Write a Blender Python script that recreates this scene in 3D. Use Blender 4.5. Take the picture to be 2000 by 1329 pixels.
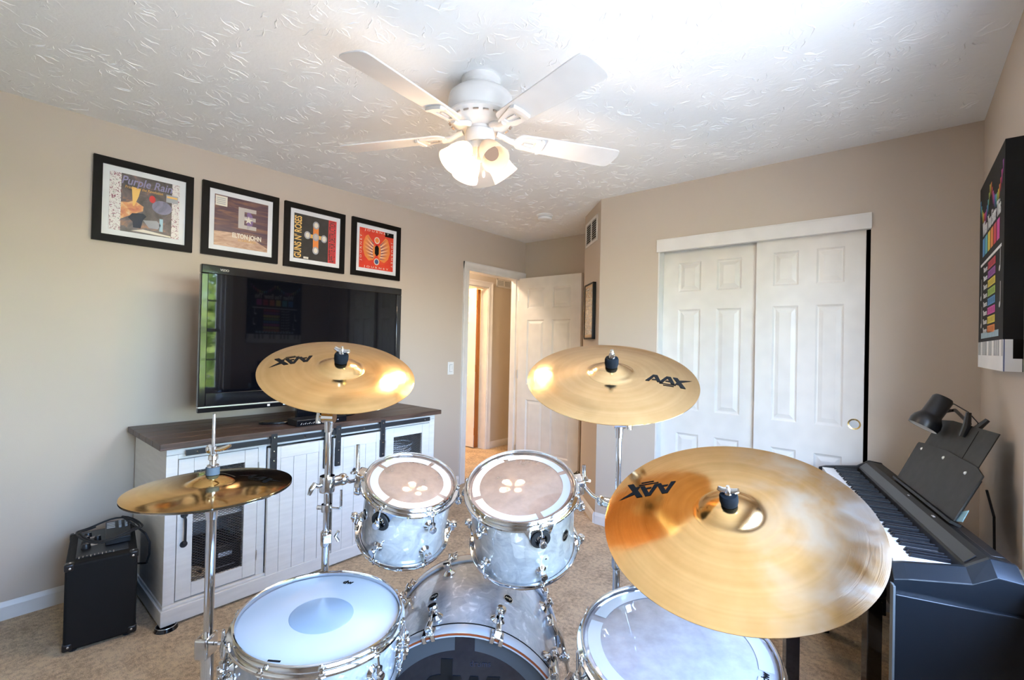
import bpy, math, random
from math import sin, cos, pi, radians as R, atan2, sqrt, hypot
from mathutils import Vector, Matrix

for o in list(bpy.data.objects):
    bpy.data.objects.remove(o)
scene = bpy.context.scene
COL = scene.collection
random.seed(7)

# ------------------------------------------------------------------ camera
CAM_H = 1.3314
YAW, PITCH, ROLL, FPX = 0.6988, 0.0083, 0.0223, 907.88
fw = Vector((-sin(YAW) * cos(PITCH), cos(YAW) * cos(PITCH), sin(PITCH)))
rt = Vector((cos(YAW), sin(YAW), 0.0))
up = rt.cross(fw)
RIGHT = rt * cos(ROLL) + up * sin(ROLL)
UPV = -rt * sin(ROLL) + up * cos(ROLL)
cam_data = bpy.data.cameras.new('camera')
cam_data.sensor_fit = 'HORIZONTAL'
cam_data.sensor_width = 36.0
cam_data.lens = 36.0 * FPX / 2000.0
cam_data.clip_start = 0.02
cam = bpy.data.objects.new('camera', cam_data)
COL.objects.link(cam)
m = Matrix.Identity(4)
for i in range(3):
    m[i][0], m[i][1], m[i][2] = RIGHT[i], UPV[i], -fw[i]
m[0][3], m[1][3], m[2][3] = 0.0, 0.0, CAM_H
cam.matrix_world = m
scene.camera = cam

# ------------------------------------------------------------------ world, daylight, exposure
world = bpy.data.worlds.new('world')
scene.world = world
world.use_nodes = True
wn = world.node_tree
wn.nodes.clear()
w_out = wn.nodes.new('ShaderNodeOutputWorld')
w_bg = wn.nodes.new('ShaderNodeBackground')
w_sky = wn.nodes.new('ShaderNodeTexSky')
w_sky.sky_type = 'NISHITA'
w_sky.sun_disc = False
w_sky.sun_elevation = R(50)
w_sky.sun_rotation = R(200)
w_sky.air_density = 1.0
w_sky.dust_density = 1.2
w_bg.inputs['Strength'].default_value = 4.0
w_tint = wn.nodes.new('ShaderNodeMix'); w_tint.data_type = 'RGBA'; w_tint.blend_type = 'MULTIPLY'
w_tint.inputs[0].default_value = 1.0
w_tint.inputs[7].default_value = (0.93, 0.985, 1.09, 1.0)
wn.links.new(w_sky.outputs[0], w_tint.inputs[6])
wn.links.new(w_tint.outputs[2], w_bg.inputs['Color'])
wn.links.new(w_bg.outputs[0], w_out.inputs['Surface'])

sun = bpy.data.lights.new('sun', 'SUN')                # high sun behind the house: lights the garden, not the room
sun.energy = 25.0; sun.angle = R(0.6); sun.color = (1.0, 0.95, 0.88)
sun_o = bpy.data.objects.new('sun', sun)
COL.objects.link(sun_o)
sun_o.rotation_euler = Vector((-0.55, -0.10, 0.83)).to_track_quat('Z', 'Y').to_euler()

WIN = dict(y0=0.02, y1=1.88, z0=0.72, z1=2.10)      # window in the right-hand wall
portal = bpy.data.lights.new('window_portal', 'AREA')
portal.shape = 'RECTANGLE'
portal.size = WIN['z1'] - WIN['z0']
portal.size_y = WIN['y1'] - WIN['y0']
portal.cycles.is_portal = True
portal_o = bpy.data.objects.new('window_portal', portal)
COL.objects.link(portal_o)
portal_o.location = (0.44, (WIN['y0'] + WIN['y1']) / 2, (WIN['z0'] + WIN['z1']) / 2)
portal_o.rotation_euler = (0, R(90), 0)

vs = scene.view_settings
vs.view_transform = 'Standard'
vs.look = 'None'
vs.gamma = 1.0
vs.use_curve_mapping = False
vs.exposure = 1.20
scene.cycles.use_denoising = True
scene.cycles.max_bounces = 6
scene.cycles.diffuse_bounces = 4
scene.cycles.glossy_bounces = 4
scene.cycles.transparent_max_bounces = 10
scene.cycles.use_adaptive_sampling = True
scene.cycles.adaptive_threshold = 0.02
scene.cycles.caustics_reflective = False
scene.cycles.caustics_refractive = False
scene.cycles.sample_clamp_indirect = 6.0

# ------------------------------------------------------------------ material helpers
class G:
    """tiny node-graph helper around one material"""
    def __init__(s, name):
        s.m = bpy.data.materials.new(name)
        s.m.use_nodes = True
        s.t = s.m.node_tree
        s.t.nodes.clear()
        s.out = s.n('ShaderNodeOutputMaterial')
    def n(s, typ, **kw):
        nd = s.t.nodes.new(typ)
        for k, v in kw.items():
            setattr(nd, k, v)
        return nd
    def put(s, sock, v):
        if isinstance(v, bpy.types.NodeSocket):
            s.t.links.new(v, sock)
        elif v is not None:
            if isinstance(v, (tuple, list)) and len(v) == 3 and sock.type == 'RGBA':
                v = (*v, 1.0)
            sock.default_value = v
    def pos(s):
        return s.n('ShaderNodeTexCoord').outputs['Object']
    def math(s, op, a, b=None, c=None, clamp=False):
        nd = s.n('ShaderNodeMath', operation=op)
        nd.use_clamp = clamp
        s.put(nd.inputs[0], a)
        if b is not None: s.put(nd.inputs[1], b)
        if c is not None: s.put(nd.inputs[2], c)
        return nd.outputs[0]
    def vmath(s, op, a, b=None):
        nd = s.n('ShaderNodeVectorMath', operation=op)
        s.put(nd.inputs[0], a)
        if b is not None: s.put(nd.inputs[1], b)
        return nd.outputs['Value'] if op in ('LENGTH', 'DOT_PRODUCT', 'DISTANCE') else nd.outputs[0]
    def scale(s, v, xyz):
        nd = s.n('ShaderNodeMapping')
        s.put(nd.inputs['Vector'], v)
        nd.inputs['Scale'].default_value = xyz
        return nd.outputs[0]
    def noise(s, v, scale, detail=3, rough=0.5, dist=0.0):
        nd = s.n('ShaderNodeTexNoise')
        s.put(nd.inputs['Vector'], v)
        nd.inputs['Scale'].default_value = scale
        nd.inputs['Detail'].default_value = detail
        nd.inputs['Roughness'].default_value = rough
        nd.inputs['Distortion'].default_value = dist
        return nd.outputs['Fac']
    def ramp(s, f, stops, interp='LINEAR'):
        nd = s.n('ShaderNodeValToRGB')
        s.put(nd.inputs[0], f)
        cr = nd.color_ramp
        cr.interpolation = interp
        while len(cr.elements) < len(stops): cr.elements.new(0.5)
        for e, (p, c) in zip(cr.elements, stops):
            e.position = p
            e.color = (*c, 1.0) if len(c) == 3 else c
        return nd.outputs[0]
    def mixc(s, f, a, b):
        nd = s.n('ShaderNodeMix', data_type='RGBA')
        s.put(nd.inputs[0], f); s.put(nd.inputs[6], a); s.put(nd.inputs[7], b)
        return nd.outputs[2]
    def maprange(s, v, a, b, c=0.0, d=1.0, typ='SMOOTHSTEP'):
        nd = s.n('ShaderNodeMapRange', interpolation_type=typ)
        s.put(nd.inputs[0], v)
        for i, x in enumerate((a, b, c, d)): nd.inputs[i + 1].default_value = x
        return nd.outputs[0]
    def bump(s, h, dist=0.002, strength=1.0, normal=None):
        nd = s.n('ShaderNodeBump')
        nd.inputs['Distance'].default_value = dist
        nd.inputs['Strength'].default_value = strength
        s.put(nd.inputs['Height'], h)
        if normal is not None: s.put(nd.inputs['Normal'], normal)
        return nd.outputs[0]
    def pbr(s, base, rough=0.5, metal=0.0, normal=None, coat=0.0, spec=0.5, **kw):
        p = s.n('ShaderNodeBsdfPrincipled')
        s.put(p.inputs['Base Color'], base)
        s.put(p.inputs['Roughness'], rough)
        s.put(p.inputs['Metallic'], metal)
        s.put(p.inputs['Specular IOR Level'], spec)
        if coat:
            p.inputs['Coat Weight'].default_value = coat
            p.inputs['Coat Roughness'].default_value = kw.pop('coat_rough', 0.05)
        if normal is not None: s.put(p.inputs['Normal'], normal)
        for k, v in kw.items(): s.put(p.inputs[k.replace('_', ' ')], v)
        return p.outputs[0]
    def fresnel(s, ior):
        """same reflectance from either side of a thin sheet"""
        ge = s.n('ShaderNodeNewGeometry')
        fr = s.n('ShaderNodeFresnel')
        s.put(fr.inputs[0], s.math('ADD', ior, s.math('MULTIPLY', ge.outputs['Backfacing'], 1.0 / ior - ior)))
        return fr.outputs[0]
    def done(s, sh):
        s.t.links.new(sh, s.out.inputs['Surface'])
        return s.m

def simple(name, base, rough=0.5, metal=0.0, coat=0.0, spec=0.5, wear=0.04, wscale=9.0):
    """plain procedural surface with a little tonal variation"""
    g = G(name)
    f = g.noise(g.pos(), wscale, 1)
    lo = tuple(max(0, c * (1 - wear)) for c in base)
    hi = tuple(min(1, c * (1 + wear)) for c in base)
    c = g.ramp(f, [(0.3, lo), (0.7, hi)])
    return g.done(g.pbr(c, rough, metal, coat=coat, spec=spec))

def emitter(name, col, strength):
    g = G(name)
    e = g.n('ShaderNodeEmission')
    g.put(e.inputs[0], col); e.inputs[1].default_value = strength
    return g.done(e.outputs[0])

M = {}
M['white_trim'] = simple('white_trim', (0.76, 0.735, 0.70), 0.38)
M['door_white'] = simple('door_white', (0.74, 0.71, 0.67), 0.42)
M['fan_white'] = simple('fan_white', (0.70, 0.68, 0.66), 0.35)
M['plastic_white'] = simple('plastic_white', (0.82, 0.82, 0.80), 0.35)
M['paper_white'] = simple('paper_white', (0.80, 0.79, 0.77), 0.6)
M['black_plastic'] = simple('black_plastic', (0.012, 0.012, 0.013), 0.35)
M['black_gloss'] = simple('black_gloss', (0.006, 0.006, 0.008), 0.10, coat=0.4)
M['black_matte'] = simple('black_matte', (0.008, 0.008, 0.008), 0.7, spec=0.25)
M['black_iron'] = simple('black_iron', (0.020, 0.022, 0.026), 0.42)
M['black_rubber'] = simple('black_rubber', (0.015, 0.015, 0.016), 0.7)
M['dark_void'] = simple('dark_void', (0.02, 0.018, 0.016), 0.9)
M['grey_felt'] = simple('grey_felt', (0.10, 0.12, 0.14), 0.9)
M['black_felt'] = simple('black_felt', (0.008, 0.010, 0.013), 0.9, spec=0.15)
M['silver'] = simple('silver', (0.72, 0.72, 0.70), 0.28, 1.0)
M['brass'] = simple('brass', (0.80, 0.60, 0.28), 0.22, 1.0)
M['hinge_bronze'] = simple('hinge_bronze', (0.40, 0.16, 0.05), 0.35, 0.8)
M['logo_black'] = simple('logo_black', (0.008, 0.007, 0.006), 0.8, spec=0.1)
M['frame_black'] = simple('frame_black', (0.004, 0.003, 0.0025), 0.55, spec=0.18)
M['mat_white'] = simple('mat_white', (0.80, 0.80, 0.80), 0.6)
M['chrome'] = simple('chrome', (0.78, 0.79, 0.81), 0.07, 1.0, wear=0.02)
M['dark_chrome'] = simple('dark_chrome', (0.45, 0.46, 0.48), 0.12, 1.0)
M['edge_grey'] = simple('edge_grey', (0.13, 0.14, 0.135), 0.35)
M['slot_grey'] = simple('slot_grey', (0.35, 0.28, 0.23), 0.6)
M['grey_panel'] = simple('grey_panel', (0.35, 0.36, 0.36), 0.4)
M['cable_white'] = simple('cable_white', (0.75, 0.75, 0.76), 0.5)
M['wire_dark'] = simple('wire_dark', (0.06, 0.05, 0.05), 0.5)
M['key_white'] = simple('key_white', (0.86, 0.86, 0.85), 0.22, coat=0.3, wear=0.01)
M['key_black'] = simple('key_black', (0.006, 0.006, 0.008), 0.35, spec=0.2)
M['bark'] = simple('bark', (0.10, 0.07, 0.05), 0.9)
M['soil_lawn'] = simple('pale_paving', (0.36, 0.35, 0.31), 0.9, wear=0.15)
M['teal_paper'] = simple('teal_paper', (0.25, 0.45, 0.52), 0.4)
M['tan_paper'] = simple('tan_paper', (0.62, 0.45, 0.28), 0.6)

def flat(name, col, rough=0.55):
    if name not in M: M[name] = simple(name, col, rough, wear=0.03)
    return M[name]

# walls: rolled greige paint
def make_wall():
    g = G('wall_paint')
    p = g.pos()
    c = g.ramp(g.noise(p, 1.3, 3), [(0.3, (0.555, 0.470, 0.386)), (0.7, (0.575, 0.490, 0.404))])
    b = g.bump(g.noise(p, 260, 2), 0.0006, 0.35)
    return g.done(g.pbr(c, 0.62, normal=b, spec=0.3))
M['wall'] = make_wall()

def make_hall_wall():
    g = G('hall_paint')
    p = g.pos()
    c = g.ramp(g.noise(p, 1.3, 3), [(0.3, (0.60, 0.54, 0.45)), (0.7, (0.62, 0.56, 0.47))])
    return g.done(g.pbr(c, 0.62, normal=g.bump(g.noise(p, 260, 2), 0.0006, 0.35), spec=0.3))
M['hall_wall'] = make_hall_wall()

def make_ceiling():
    """white plaster ceiling"""
    g = G('ceiling_stomp')
    p = g.pos()
    b = g.bump(g.noise(p, 42, 2, 0.6), 0.004, 0.35)        # fine lay of the plaster; the strokes themselves are geometry
    c = g.ramp(g.noise(p, 1.1, 2), [(0.3, (0.88, 0.87, 0.85)), (0.7, (0.90, 0.89, 0.87))])
    return g.done(g.pbr(c, 0.75, normal=b, spec=0.2))
M['ceiling'] = make_ceiling()

def make_carpet(name, a, b_):
    g = G(name)
    p = g.pos()
    big = g.noise(p, 5.5, 4, 0.6)
    mid = g.noise(p, 48, 3, 0.6)
    fine = g.noise(p, 240, 2, 0.7)
    f = g.math('ADD', g.math('MULTIPLY', big, 0.30), g.math('ADD', g.math('MULTIPLY', mid, 0.35), g.math('MULTIPLY', fine, 0.35)))
    c = g.ramp(f, [(0.40, a), (0.56, b_)])
    bh = g.math('ADD', g.math('MULTIPLY', mid, 0.7), fine)
    bb = g.bump(bh, 0.014, 1.0)
    return g.done(g.pbr(c, 0.95, normal=bb, spec=0.05, Sheen_Weight=0.25))
M['carpet'] = make_carpet('carpet_tan', (0.48, 0.295, 0.150), (0.96, 0.735, 0.47))

def make_wood_top():
    g = G('dark_plank')
    p = g.pos()
    q = g.scale(p, (26.0, 1.6, 20.0))
    f = g.noise(q, 2.4, 5, 0.65, 0.4)
    c = g.ramp(f, [(0.28, (0.022, 0.014, 0.011)), (0.52, (0.085, 0.048, 0.035)), (0.75, (0.17, 0.105, 0.078))])
    return g.done(g.pbr(c, g.ramp(f, [(0.3, (0.32,) * 3), (0.7, (0.5,) * 3)]), normal=g.bump(f, 0.0015, 0.6)))
M['dark_plank'] = make_wood_top()

def make_painted_wood():
    g = G('white_paint_worn')
    p = g.pos()
    f = g.noise(g.scale(p, (3, 3, 24)), 2.0, 5, 0.6)
    spots = g.maprange(g.noise(p, 34, 4, 0.7), 0.74, 0.80)
    c = g.mixc(g.math('MULTIPLY', spots, 0.7), g.ramp(f, [(0.3, (0.70, 0.685, 0.655)), (0.7, (0.78, 0.765, 0.735))]), (0.30, 0.27, 0.24))
    return g.done(g.pbr(c, 0.48, normal=g.bump(f, 0.0008, 0.4)))
M['white_wood'] = make_painted_wood()

def make_pearl():
    g = G('white_marine_pearl')
    p = g.pos()
    a = g.noise(p, 16, 3, 0.6, 2.2)
    v = g.n('ShaderNodeTexVoronoi', feature='F1'); g.put(v.inputs['Vector'], g.vmath('ADD', g.scale(p, (42, 42, 20)), g.vmath('MULTIPLY', g.n('ShaderNodeTexNoise').outputs['Color'], (1, 1, 1))))
    v.inputs['Scale'].default_value = 1.0
    sep = g.n('ShaderNodeSeparateColor'); g.put(sep.inputs[0], v.outputs['Color'])
    f = g.math('ADD', g.math('MULTIPLY', a, 0.75), g.math('MULTIPLY', sep.outputs[0], 0.25))
    c = g.ramp(f, [(0.28, (0.30, 0.30, 0.305)), (0.50, (0.43, 0.42, 0.412)), (0.62, (0.48, 0.47, 0.46)), (0.70, (0.74, 0.72, 0.69))])
    return g.done(g.pbr(c, 0.28, 0.05, coat=1.0, coat_rough=0.04))
M['pearl'] = make_pearl()

def make_cymbal(name, dark, light, rough, groove=0.25, patch=None, freq=520.0, aniso=0.55):
    g = G(name)
    p = g.pos()
    sx = g.n('ShaderNodeSeparateXYZ'); g.put(sx.inputs[0], p)
    r = g.vmath('LENGTH', g.scale(p, (1, 1, 0)))
    wv = g.n('ShaderNodeCombineXYZ'); g.put(wv.inputs[0], g.math('MULTIPLY', r, freq))
    n1 = g.noise(wv.outputs[0], 1.0, 2, 0.6)
    wv2 = g.n('ShaderNodeCombineXYZ'); g.put(wv2.inputs[0], g.math('MULTIPLY', r, 60.0))
    n2 = g.noise(wv2.outputs[0], 1.0, 2)
    cl = g.noise(p, 9.0, 4, 0.6)
    f = g.math('ADD', g.math('MULTIPLY', n2, 0.5), g.math('MULTIPLY', cl, 0.5))
    c = g.ramp(f, [(0.32, dark), (0.62, light)])
    rg = rough
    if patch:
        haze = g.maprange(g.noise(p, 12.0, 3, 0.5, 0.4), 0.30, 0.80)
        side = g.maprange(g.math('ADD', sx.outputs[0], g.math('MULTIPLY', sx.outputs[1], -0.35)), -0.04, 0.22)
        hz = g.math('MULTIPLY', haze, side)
        c = g.mixc(g.math('MULTIPLY', hz, patch), c, (0.93, 0.90, 0.82))  # pale window reflection painted into the colour on one side
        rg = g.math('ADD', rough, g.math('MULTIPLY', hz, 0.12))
    b = g.bump(n1, 0.00035, groove)
    hm = g.bump(g.noise(p, 26.0, 1), 0.0030, 0.14, b)
    tg = g.n('ShaderNodeTangent', direction_type='RADIAL', axis='Z')
    return g.done(g.pbr(c, rg, 1.0, normal=hm, Anisotropic=aniso, Tangent=tg.outputs[0]))
M['bronze'] = make_cymbal('bronze_brushed', (0.78, 0.49, 0.205), (0.92, 0.63, 0.295), 0.115)
M['bronze_pale'] = make_cymbal('bronze_pale', (0.77, 0.51, 0.245), (0.91, 0.66, 0.355), 0.12)
M['bronze_ride'] = make_cymbal('bronze_window_sheen', (0.74, 0.45, 0.175), (0.92, 0.61, 0.275), 0.13, patch=1.0)
M['bronze_polished'] = make_cymbal('bronze_polished', (0.62, 0.36, 0.12), (0.80, 0.52, 0.20), 0.09, 0.12, aniso=0.2)

def make_film(name, tint, veil, veil_col, rough=0.03):
    """clear drum-head film: see-through plastic with a faint veil and a sharp sheen"""
    g = G(name)
    tr = g.n('ShaderNodeBsdfTransparent'); g.put(tr.inputs[0], tint)
    df = g.n('ShaderNodeBsdfDiffuse'); g.put(df.inputs[0], veil_col)
    mx = g.n('ShaderNodeMixShader')
    f = g.maprange(g.noise(g.pos(), 22, 4, 0.6), 0.3, 0.8, veil * 0.8, veil * 1.2, 'LINEAR')
    g.put(mx.inputs[0], f); g.put(mx.inputs[1], tr.outputs[0]); g.put(mx.inputs[2], df.outputs[0])
    gl = g.n('ShaderNodeBsdfGlossy'); gl.inputs['Roughness'].default_value = rough
    m2 = g.n('ShaderNodeMixShader')
    g.put(m2.inputs[0], g.math('MULTIPLY', g.fresnel(1.62), 2.8, clamp=True)); g.put(m2.inputs[1], mx.outputs[0]); g.put(m2.inputs[2], gl.outputs[0])
    return g.done(m2.outputs[0])
M['film_clear'] = make_film('drumhead_clear', (0.93, 0.91, 0.89), 0.66, (0.60, 0.37, 0.255))  # tan veil colour carries the reflection of the lamp-lit ceiling
M['film_ft'] = make_film('drumhead_ceiling_sheen', (0.90, 0.90, 0.92), 0.66, (0.66, 0.63, 0.66))  # lavender veil paints in the ceiling's reflection, not wear
M['film_ring'] = simple('head_ring_white', (0.50, 0.49, 0.48), 0.22, coat=0.2)
M['head_coated'] = simple('head_coated', (0.54, 0.565, 0.585), 0.45, wear=0.015)
M['head_dot'] = simple('head_dot', (0.30, 0.38, 0.46), 0.30)
M['head_dark'] = simple('head_dark', (0.010, 0.012, 0.018), 0.06, coat=0.5)
M['head_grey_ring'] = simple('head_grey_ring', (0.075, 0.08, 0.082), 0.35)
M['maple'] = simple('maple_ply', (0.58, 0.42, 0.28), 0.5)
M['hoop_inlay'] = simple('hoop_inlay', (0.26, 0.055, 0.012), 0.4)
M['hoop_white'] = simple('hoop_pearl_white', (0.46, 0.46, 0.465), 0.28, coat=0.8)

def make_glass():
    g = G('window_glass')
    tr = g.n('ShaderNodeBsdfTransparent'); g.put(tr.inputs[0], (0.97, 0.98, 0.98))
    gl = g.n('ShaderNodeBsdfGlossy'); gl.inputs['Roughness'].default_value = 0.01
    mx = g.n('ShaderNodeMixShader')
    g.put(mx.inputs[0], g.fresnel(1.45)); g.put(mx.inputs[1], tr.outputs[0]); g.put(mx.inputs[2], gl.outputs[0])
    return g.done(mx.outputs[0])
M['glass'] = make_glass()

def make_shade(lit):
    g = G('frosted_shade' if lit else 'frosted_shade_unlit')
    df = g.n('ShaderNodeBsdfDiffuse'); g.put(df.inputs[0], (0.86, 0.80, 0.72))
    tl = g.n('ShaderNodeBsdfTranslucent'); g.put(tl.inputs[0], (0.96, 0.88, 0.78))
    mx = g.n('ShaderNodeMixShader'); mx.inputs[0].default_value = 0.62
    g.put(mx.inputs[1], df.outputs[0]); g.put(mx.inputs[2], tl.outputs[0])
    gl = g.n('ShaderNodeBsdfGlossy'); gl.inputs['Roughness'].default_value = 0.25
    m2 = g.n('ShaderNodeMixShader'); m2.inputs[0].default_value = 0.05
    g.put(m2.inputs[1], mx.outputs[0]); g.put(m2.inputs[2], gl.outputs[0])
    return g.done(m2.outputs[0])
M['shade'] = make_shade(True)
M['bulb_on'] = emitter('bulb_glow', (1.0, 0.82, 0.60), 60.0)
M['bulb_added_glow'] = emitter('bulb_dim', (1.0, 0.70, 0.54), 0.24)  # faint glow added to the otherwise unlit front bulb

def make_leaf(name, a, b_):
    g = G(name)
    c = g.ramp(g.noise(g.pos(), 1.8, 3), [(0.3, a), (0.7, b_)])
    df = g.n('ShaderNodeBsdfDiffuse'); g.put(df.inputs[0], c)
    tl = g.n('ShaderNodeBsdfTranslucent'); g.put(tl.inputs[0], c)
    mx = g.n('ShaderNodeMixShader'); mx.inputs[0].default_value = 0.45
    g.put(mx.inputs[1], df.outputs[0]); g.put(mx.inputs[2], tl.outputs[0])
    return g.done(mx.outputs[0])
M['leaf'] = make_leaf('leaf_green', (0.16, 0.28, 0.05), (0.62, 0.68, 0.20))

# ------------------------------------------------------------------ mesh helpers
class MB:
    """collects shapes into one mesh"""
    def __init__(s):
        s.v = []; s.f = []
    def add(s, vs, fs, mtx=None):
        k = len(s.v)
        for p in vs:
            p = Vector(p)
            s.v.append(mtx @ p if mtx is not None else p)
        s.f += [tuple(i + k for i in f) for f in fs]
        return s
    def box(s, x0, y0, z0, x1, y1, z1, mtx=None):
        vs = [(x0, y0, z0), (x1, y0, z0), (x1, y1, z0), (x0, y1, z0), (x0, y0, z1), (x1, y0, z1), (x1, y1, z1), (x0, y1, z1)]
        fs = [(0, 3, 2, 1), (4, 5, 6, 7), (0, 1, 5, 4), (1, 2, 6, 5), (2, 3, 7, 6), (3, 0, 4, 7)]
        return s.add(vs, fs, mtx)
    def lathe(s, prof, n=48, mtx=None, a0=0.0, a1=2 * pi):
        """profile [(r, z)...] revolved about z; closed ring when the span is a full turn"""
        full = abs(a1 - a0 - 2 * pi) < 1e-6
        cnt = n if full else n + 1
        vs = []; fs = []
        for i in range(cnt):
            a = a0 + (a1 - a0) * i / n
            for (r, z) in prof: vs.append((r * cos(a), r * sin(a), z))
        k = len(prof)
        for i in range(n):
            j = (i + 1) % cnt
            for q in range(k - 1):
                p0, p1 = prof[q], prof[q + 1]
                a_, b_, c_, d_ = i * k + q, j * k + q, j * k + q + 1, i * k + q + 1
                if p0[0] < 1e-9: fs.append((a_, c_, d_))
                elif p1[0] < 1e-9: fs.append((a_, b_, d_))
                else: fs.append((a_, b_, c_, d_))
        return s.add(vs, fs, mtx)
    def ring(s, prof, n=48, mtx=None):
        """closed profile revolved (torus-like solid)"""
        return s.lathe(list(prof) + [prof[0]], n, mtx)
    def cyl(s, p0, p1, r, n=14, r1=None, cap=True):
        p0, p1 = Vector(p0), Vector(p1)
        d = p1 - p0
        L = d.length
        if L < 1e-9: return s
        q = d.to_track_quat('Z', 'Y').to_matrix().to_4x4()
        q.translation = p0
        r1 = r if r1 is None else r1
        prof = [(r, 0), (r1, L)]
        if cap: prof = [(0, 0)] + prof + [(0, L)]
        return s.lathe(prof, n, q)
    def tube(s, pts, r, n=10, closed=False):
        pts = [Vector(p) for p in pts]
        m_ = len(pts)
        vs = []; fs = []
        prev = None
        for i, p in enumerate(pts):
            if closed: t = pts[(i + 1) % m_] - pts[i - 1]
            else: t = pts[min(i + 1, m_ - 1)] - pts[max(i - 1, 0)]
            t.normalize()
            if prev is None:
                a = t.orthogonal().normalized()
            else:
                a = (prev - t * prev.dot(t))
                a = a.normalized() if a.length > 1e-6 else t.orthogonal().normalized()
            prev = a
            b = t.cross(a)
            rr = r[i] if isinstance(r, (list, tuple)) else r
            for k in range(n):
                an = 2 * pi * k / n
                vs.append(p + a * rr * cos(an) + b * rr * sin(an))
        for i in range(m_ if closed else m_ - 1):
            j = (i + 1) % m_
            for k in range(n):
                l = (k + 1) % n
                fs.append((i * n + k, i * n + l, j * n + l, j * n + k))
        if not closed:
            fs.append(tuple(reversed(range(n))))
            fs.append(tuple((m_ - 1) * n + k for k in range(n)))
        return s.add(vs, fs)
    def prism(s, poly, z0, z1, mtx=None):
        """polygon in xy extruded from z0 to z1"""
        area = sum(poly[i][0] * poly[(i + 1) % len(poly)][1] - poly[(i + 1) % len(poly)][0] * poly[i][1] for i in range(len(poly)))
        if area < 0: poly = list(reversed(poly))
        n = len(poly)
        vs = [(x, y, z0) for x, y in poly] + [(x, y, z1) for x, y in poly]
        fs = [tuple(reversed(range(n))), tuple(range(n, 2 * n))]
        fs += [(i, (i + 1) % n, n + (i + 1) % n, n + i) for i in range(n)]
        return s.add(vs, fs, mtx)
    def sphere(s, c, r, n=16, m_=9, sq=(1, 1, 1)):
        prof = [(r * sin(pi * i / m_), -r * cos(pi * i / m_)) for i in range(m_ + 1)]
        prof[0] = (0, -r); prof[-1] = (0, r)
        mt = Matrix.Translation(Vector(c)) @ Matrix.Diagonal((*sq, 1))
        return s.lathe(prof, n, mt)
    def mesh(s, name, smooth=True, angle=35):
        me = bpy.data.meshes.new(name)
        me.from_pydata([tuple(p) for p in s.v], [], s.f)
        me.validate(); me.update()
        if smooth:
            me.polygons.foreach_set('use_smooth', [True] * len(me.polygons))
            me.set_sharp_from_angle(angle=R(angle))
        return me
    def build(s, name, mat, parent=None, bevel=0.0, smooth=True, seg=2, angle=35, **kw):
        o = link(name, s.mesh(name, smooth, angle), mat, parent, **kw)
        if bevel:
            md = o.modifiers.new('bevel', 'BEVEL')
            md.width = bevel; md.segments = seg; md.limit_method = 'ANGLE'; md.angle_limit = R(40)
            md.harden_normals = False
        return o

def link(name, me, mat, parent=None, loc=None, rot=None, mtx=None):
    if mat is not None and not me.materials:
        me.materials.append(M[mat] if isinstance(mat, str) else mat)
    o = bpy.data.objects.new(name, me)
    COL.objects.link(o)
    if parent is not None: o.parent = parent
    if mtx is not None: o.matrix_local = mtx
    if loc is not None: o.location = loc
    if rot is not None: o.rotation_euler = rot
    return o

def inst(src, parent=None, mtx=None, loc=None, name=None):
    """copy of one part, sharing its mesh"""
    o = src.copy()
    COL.objects.link(o)
    o.parent = parent if parent is not None else src.parent
    if mtx is not None: o.matrix_local = mtx
    if loc is not None: o.location = loc
    return o

def tag(o, label, cat, group=None):
    o['label'] = label; o['category'] = cat
    if group: o['group'] = group
    return o

def thing(name, label, cat, loc=(0, 0, 0), rotz=0.0, mtx=None, group=None):
    o = bpy.data.objects.new(name, None)
    o.empty_display_size = 0.05
    COL.objects.link(o)
    if mtx is not None: o.matrix_world = mtx
    else:
        o.location = loc; o.rotation_euler = (0, 0, rotz)
    return tag(o, label, cat, group)

def struct(o):
    o['kind'] = 'structure'
    return o

def frame_mtx(origin, n, xref):
    n = Vector(n).normalized()
    x = Vector(xref); x = (x - n * x.dot(n)).normalized()
    y = n.cross(x)
    mm = Matrix.Identity(4)
    for i in range(3): mm[i][0], mm[i][1], mm[i][2], mm[i][3] = x[i], y[i], n[i], origin[i]
    return mm

def text_mesh(body, size, depth=0.0006, width=None, bold=0.0, shear=0.0, align='CENTER', spacing=1.0):
    cu = bpy.data.curves.new('lettering', 'FONT')
    cu.body = body; cu.size = size; cu.extrude = depth; cu.offset = bold; cu.shear = shear
    cu.align_x = align; cu.align_y = 'CENTER'; cu.resolution_u = 3; cu.space_character = spacing
    o = bpy.data.objects.new('lettering', cu)
    COL.objects.link(o)
    dg = bpy.context.evaluated_depsgraph_get()
    me = bpy.data.meshes.new_from_object(o.evaluated_get(dg))
    bpy.data.objects.remove(o); bpy.data.curves.remove(cu)
    if width:
        xs = [v.co.x for v in me.vertices]
        if xs:
            k = width / max(1e-6, max(xs) - min(xs))
            for v in me.vertices: v.co.x *= k
    me.materials.clear()
    return me

def lettering(name, body, mat, parent, mtx, size, **kw):
    me = text_mesh(body, size, **kw)
    return link(name, me, mat, parent, mtx=mtx)

def axes(o, x, y, z):
    mm = Matrix.Identity(4)
    for i in range(3): mm[i][0], mm[i][1], mm[i][2], mm[i][3] = x[i], y[i], z[i], o[i]
    return mm
# ================================================================== the room shell
XL, XR, YC, YF, YB, H = -3.177, 0.285, 3.10, 3.98, -1.00, 2.44
XK, XN, YN = -1.754, -2.10, 3.446           # closet corner, inner end of the angled wall
XH = -4.00                                   # hall wall
T = 0.12

fl = struct(MB().box(-6.6, YB - T, -0.10, 0.45, 6.0, 0.0).build('floor', 'carpet'))
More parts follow.
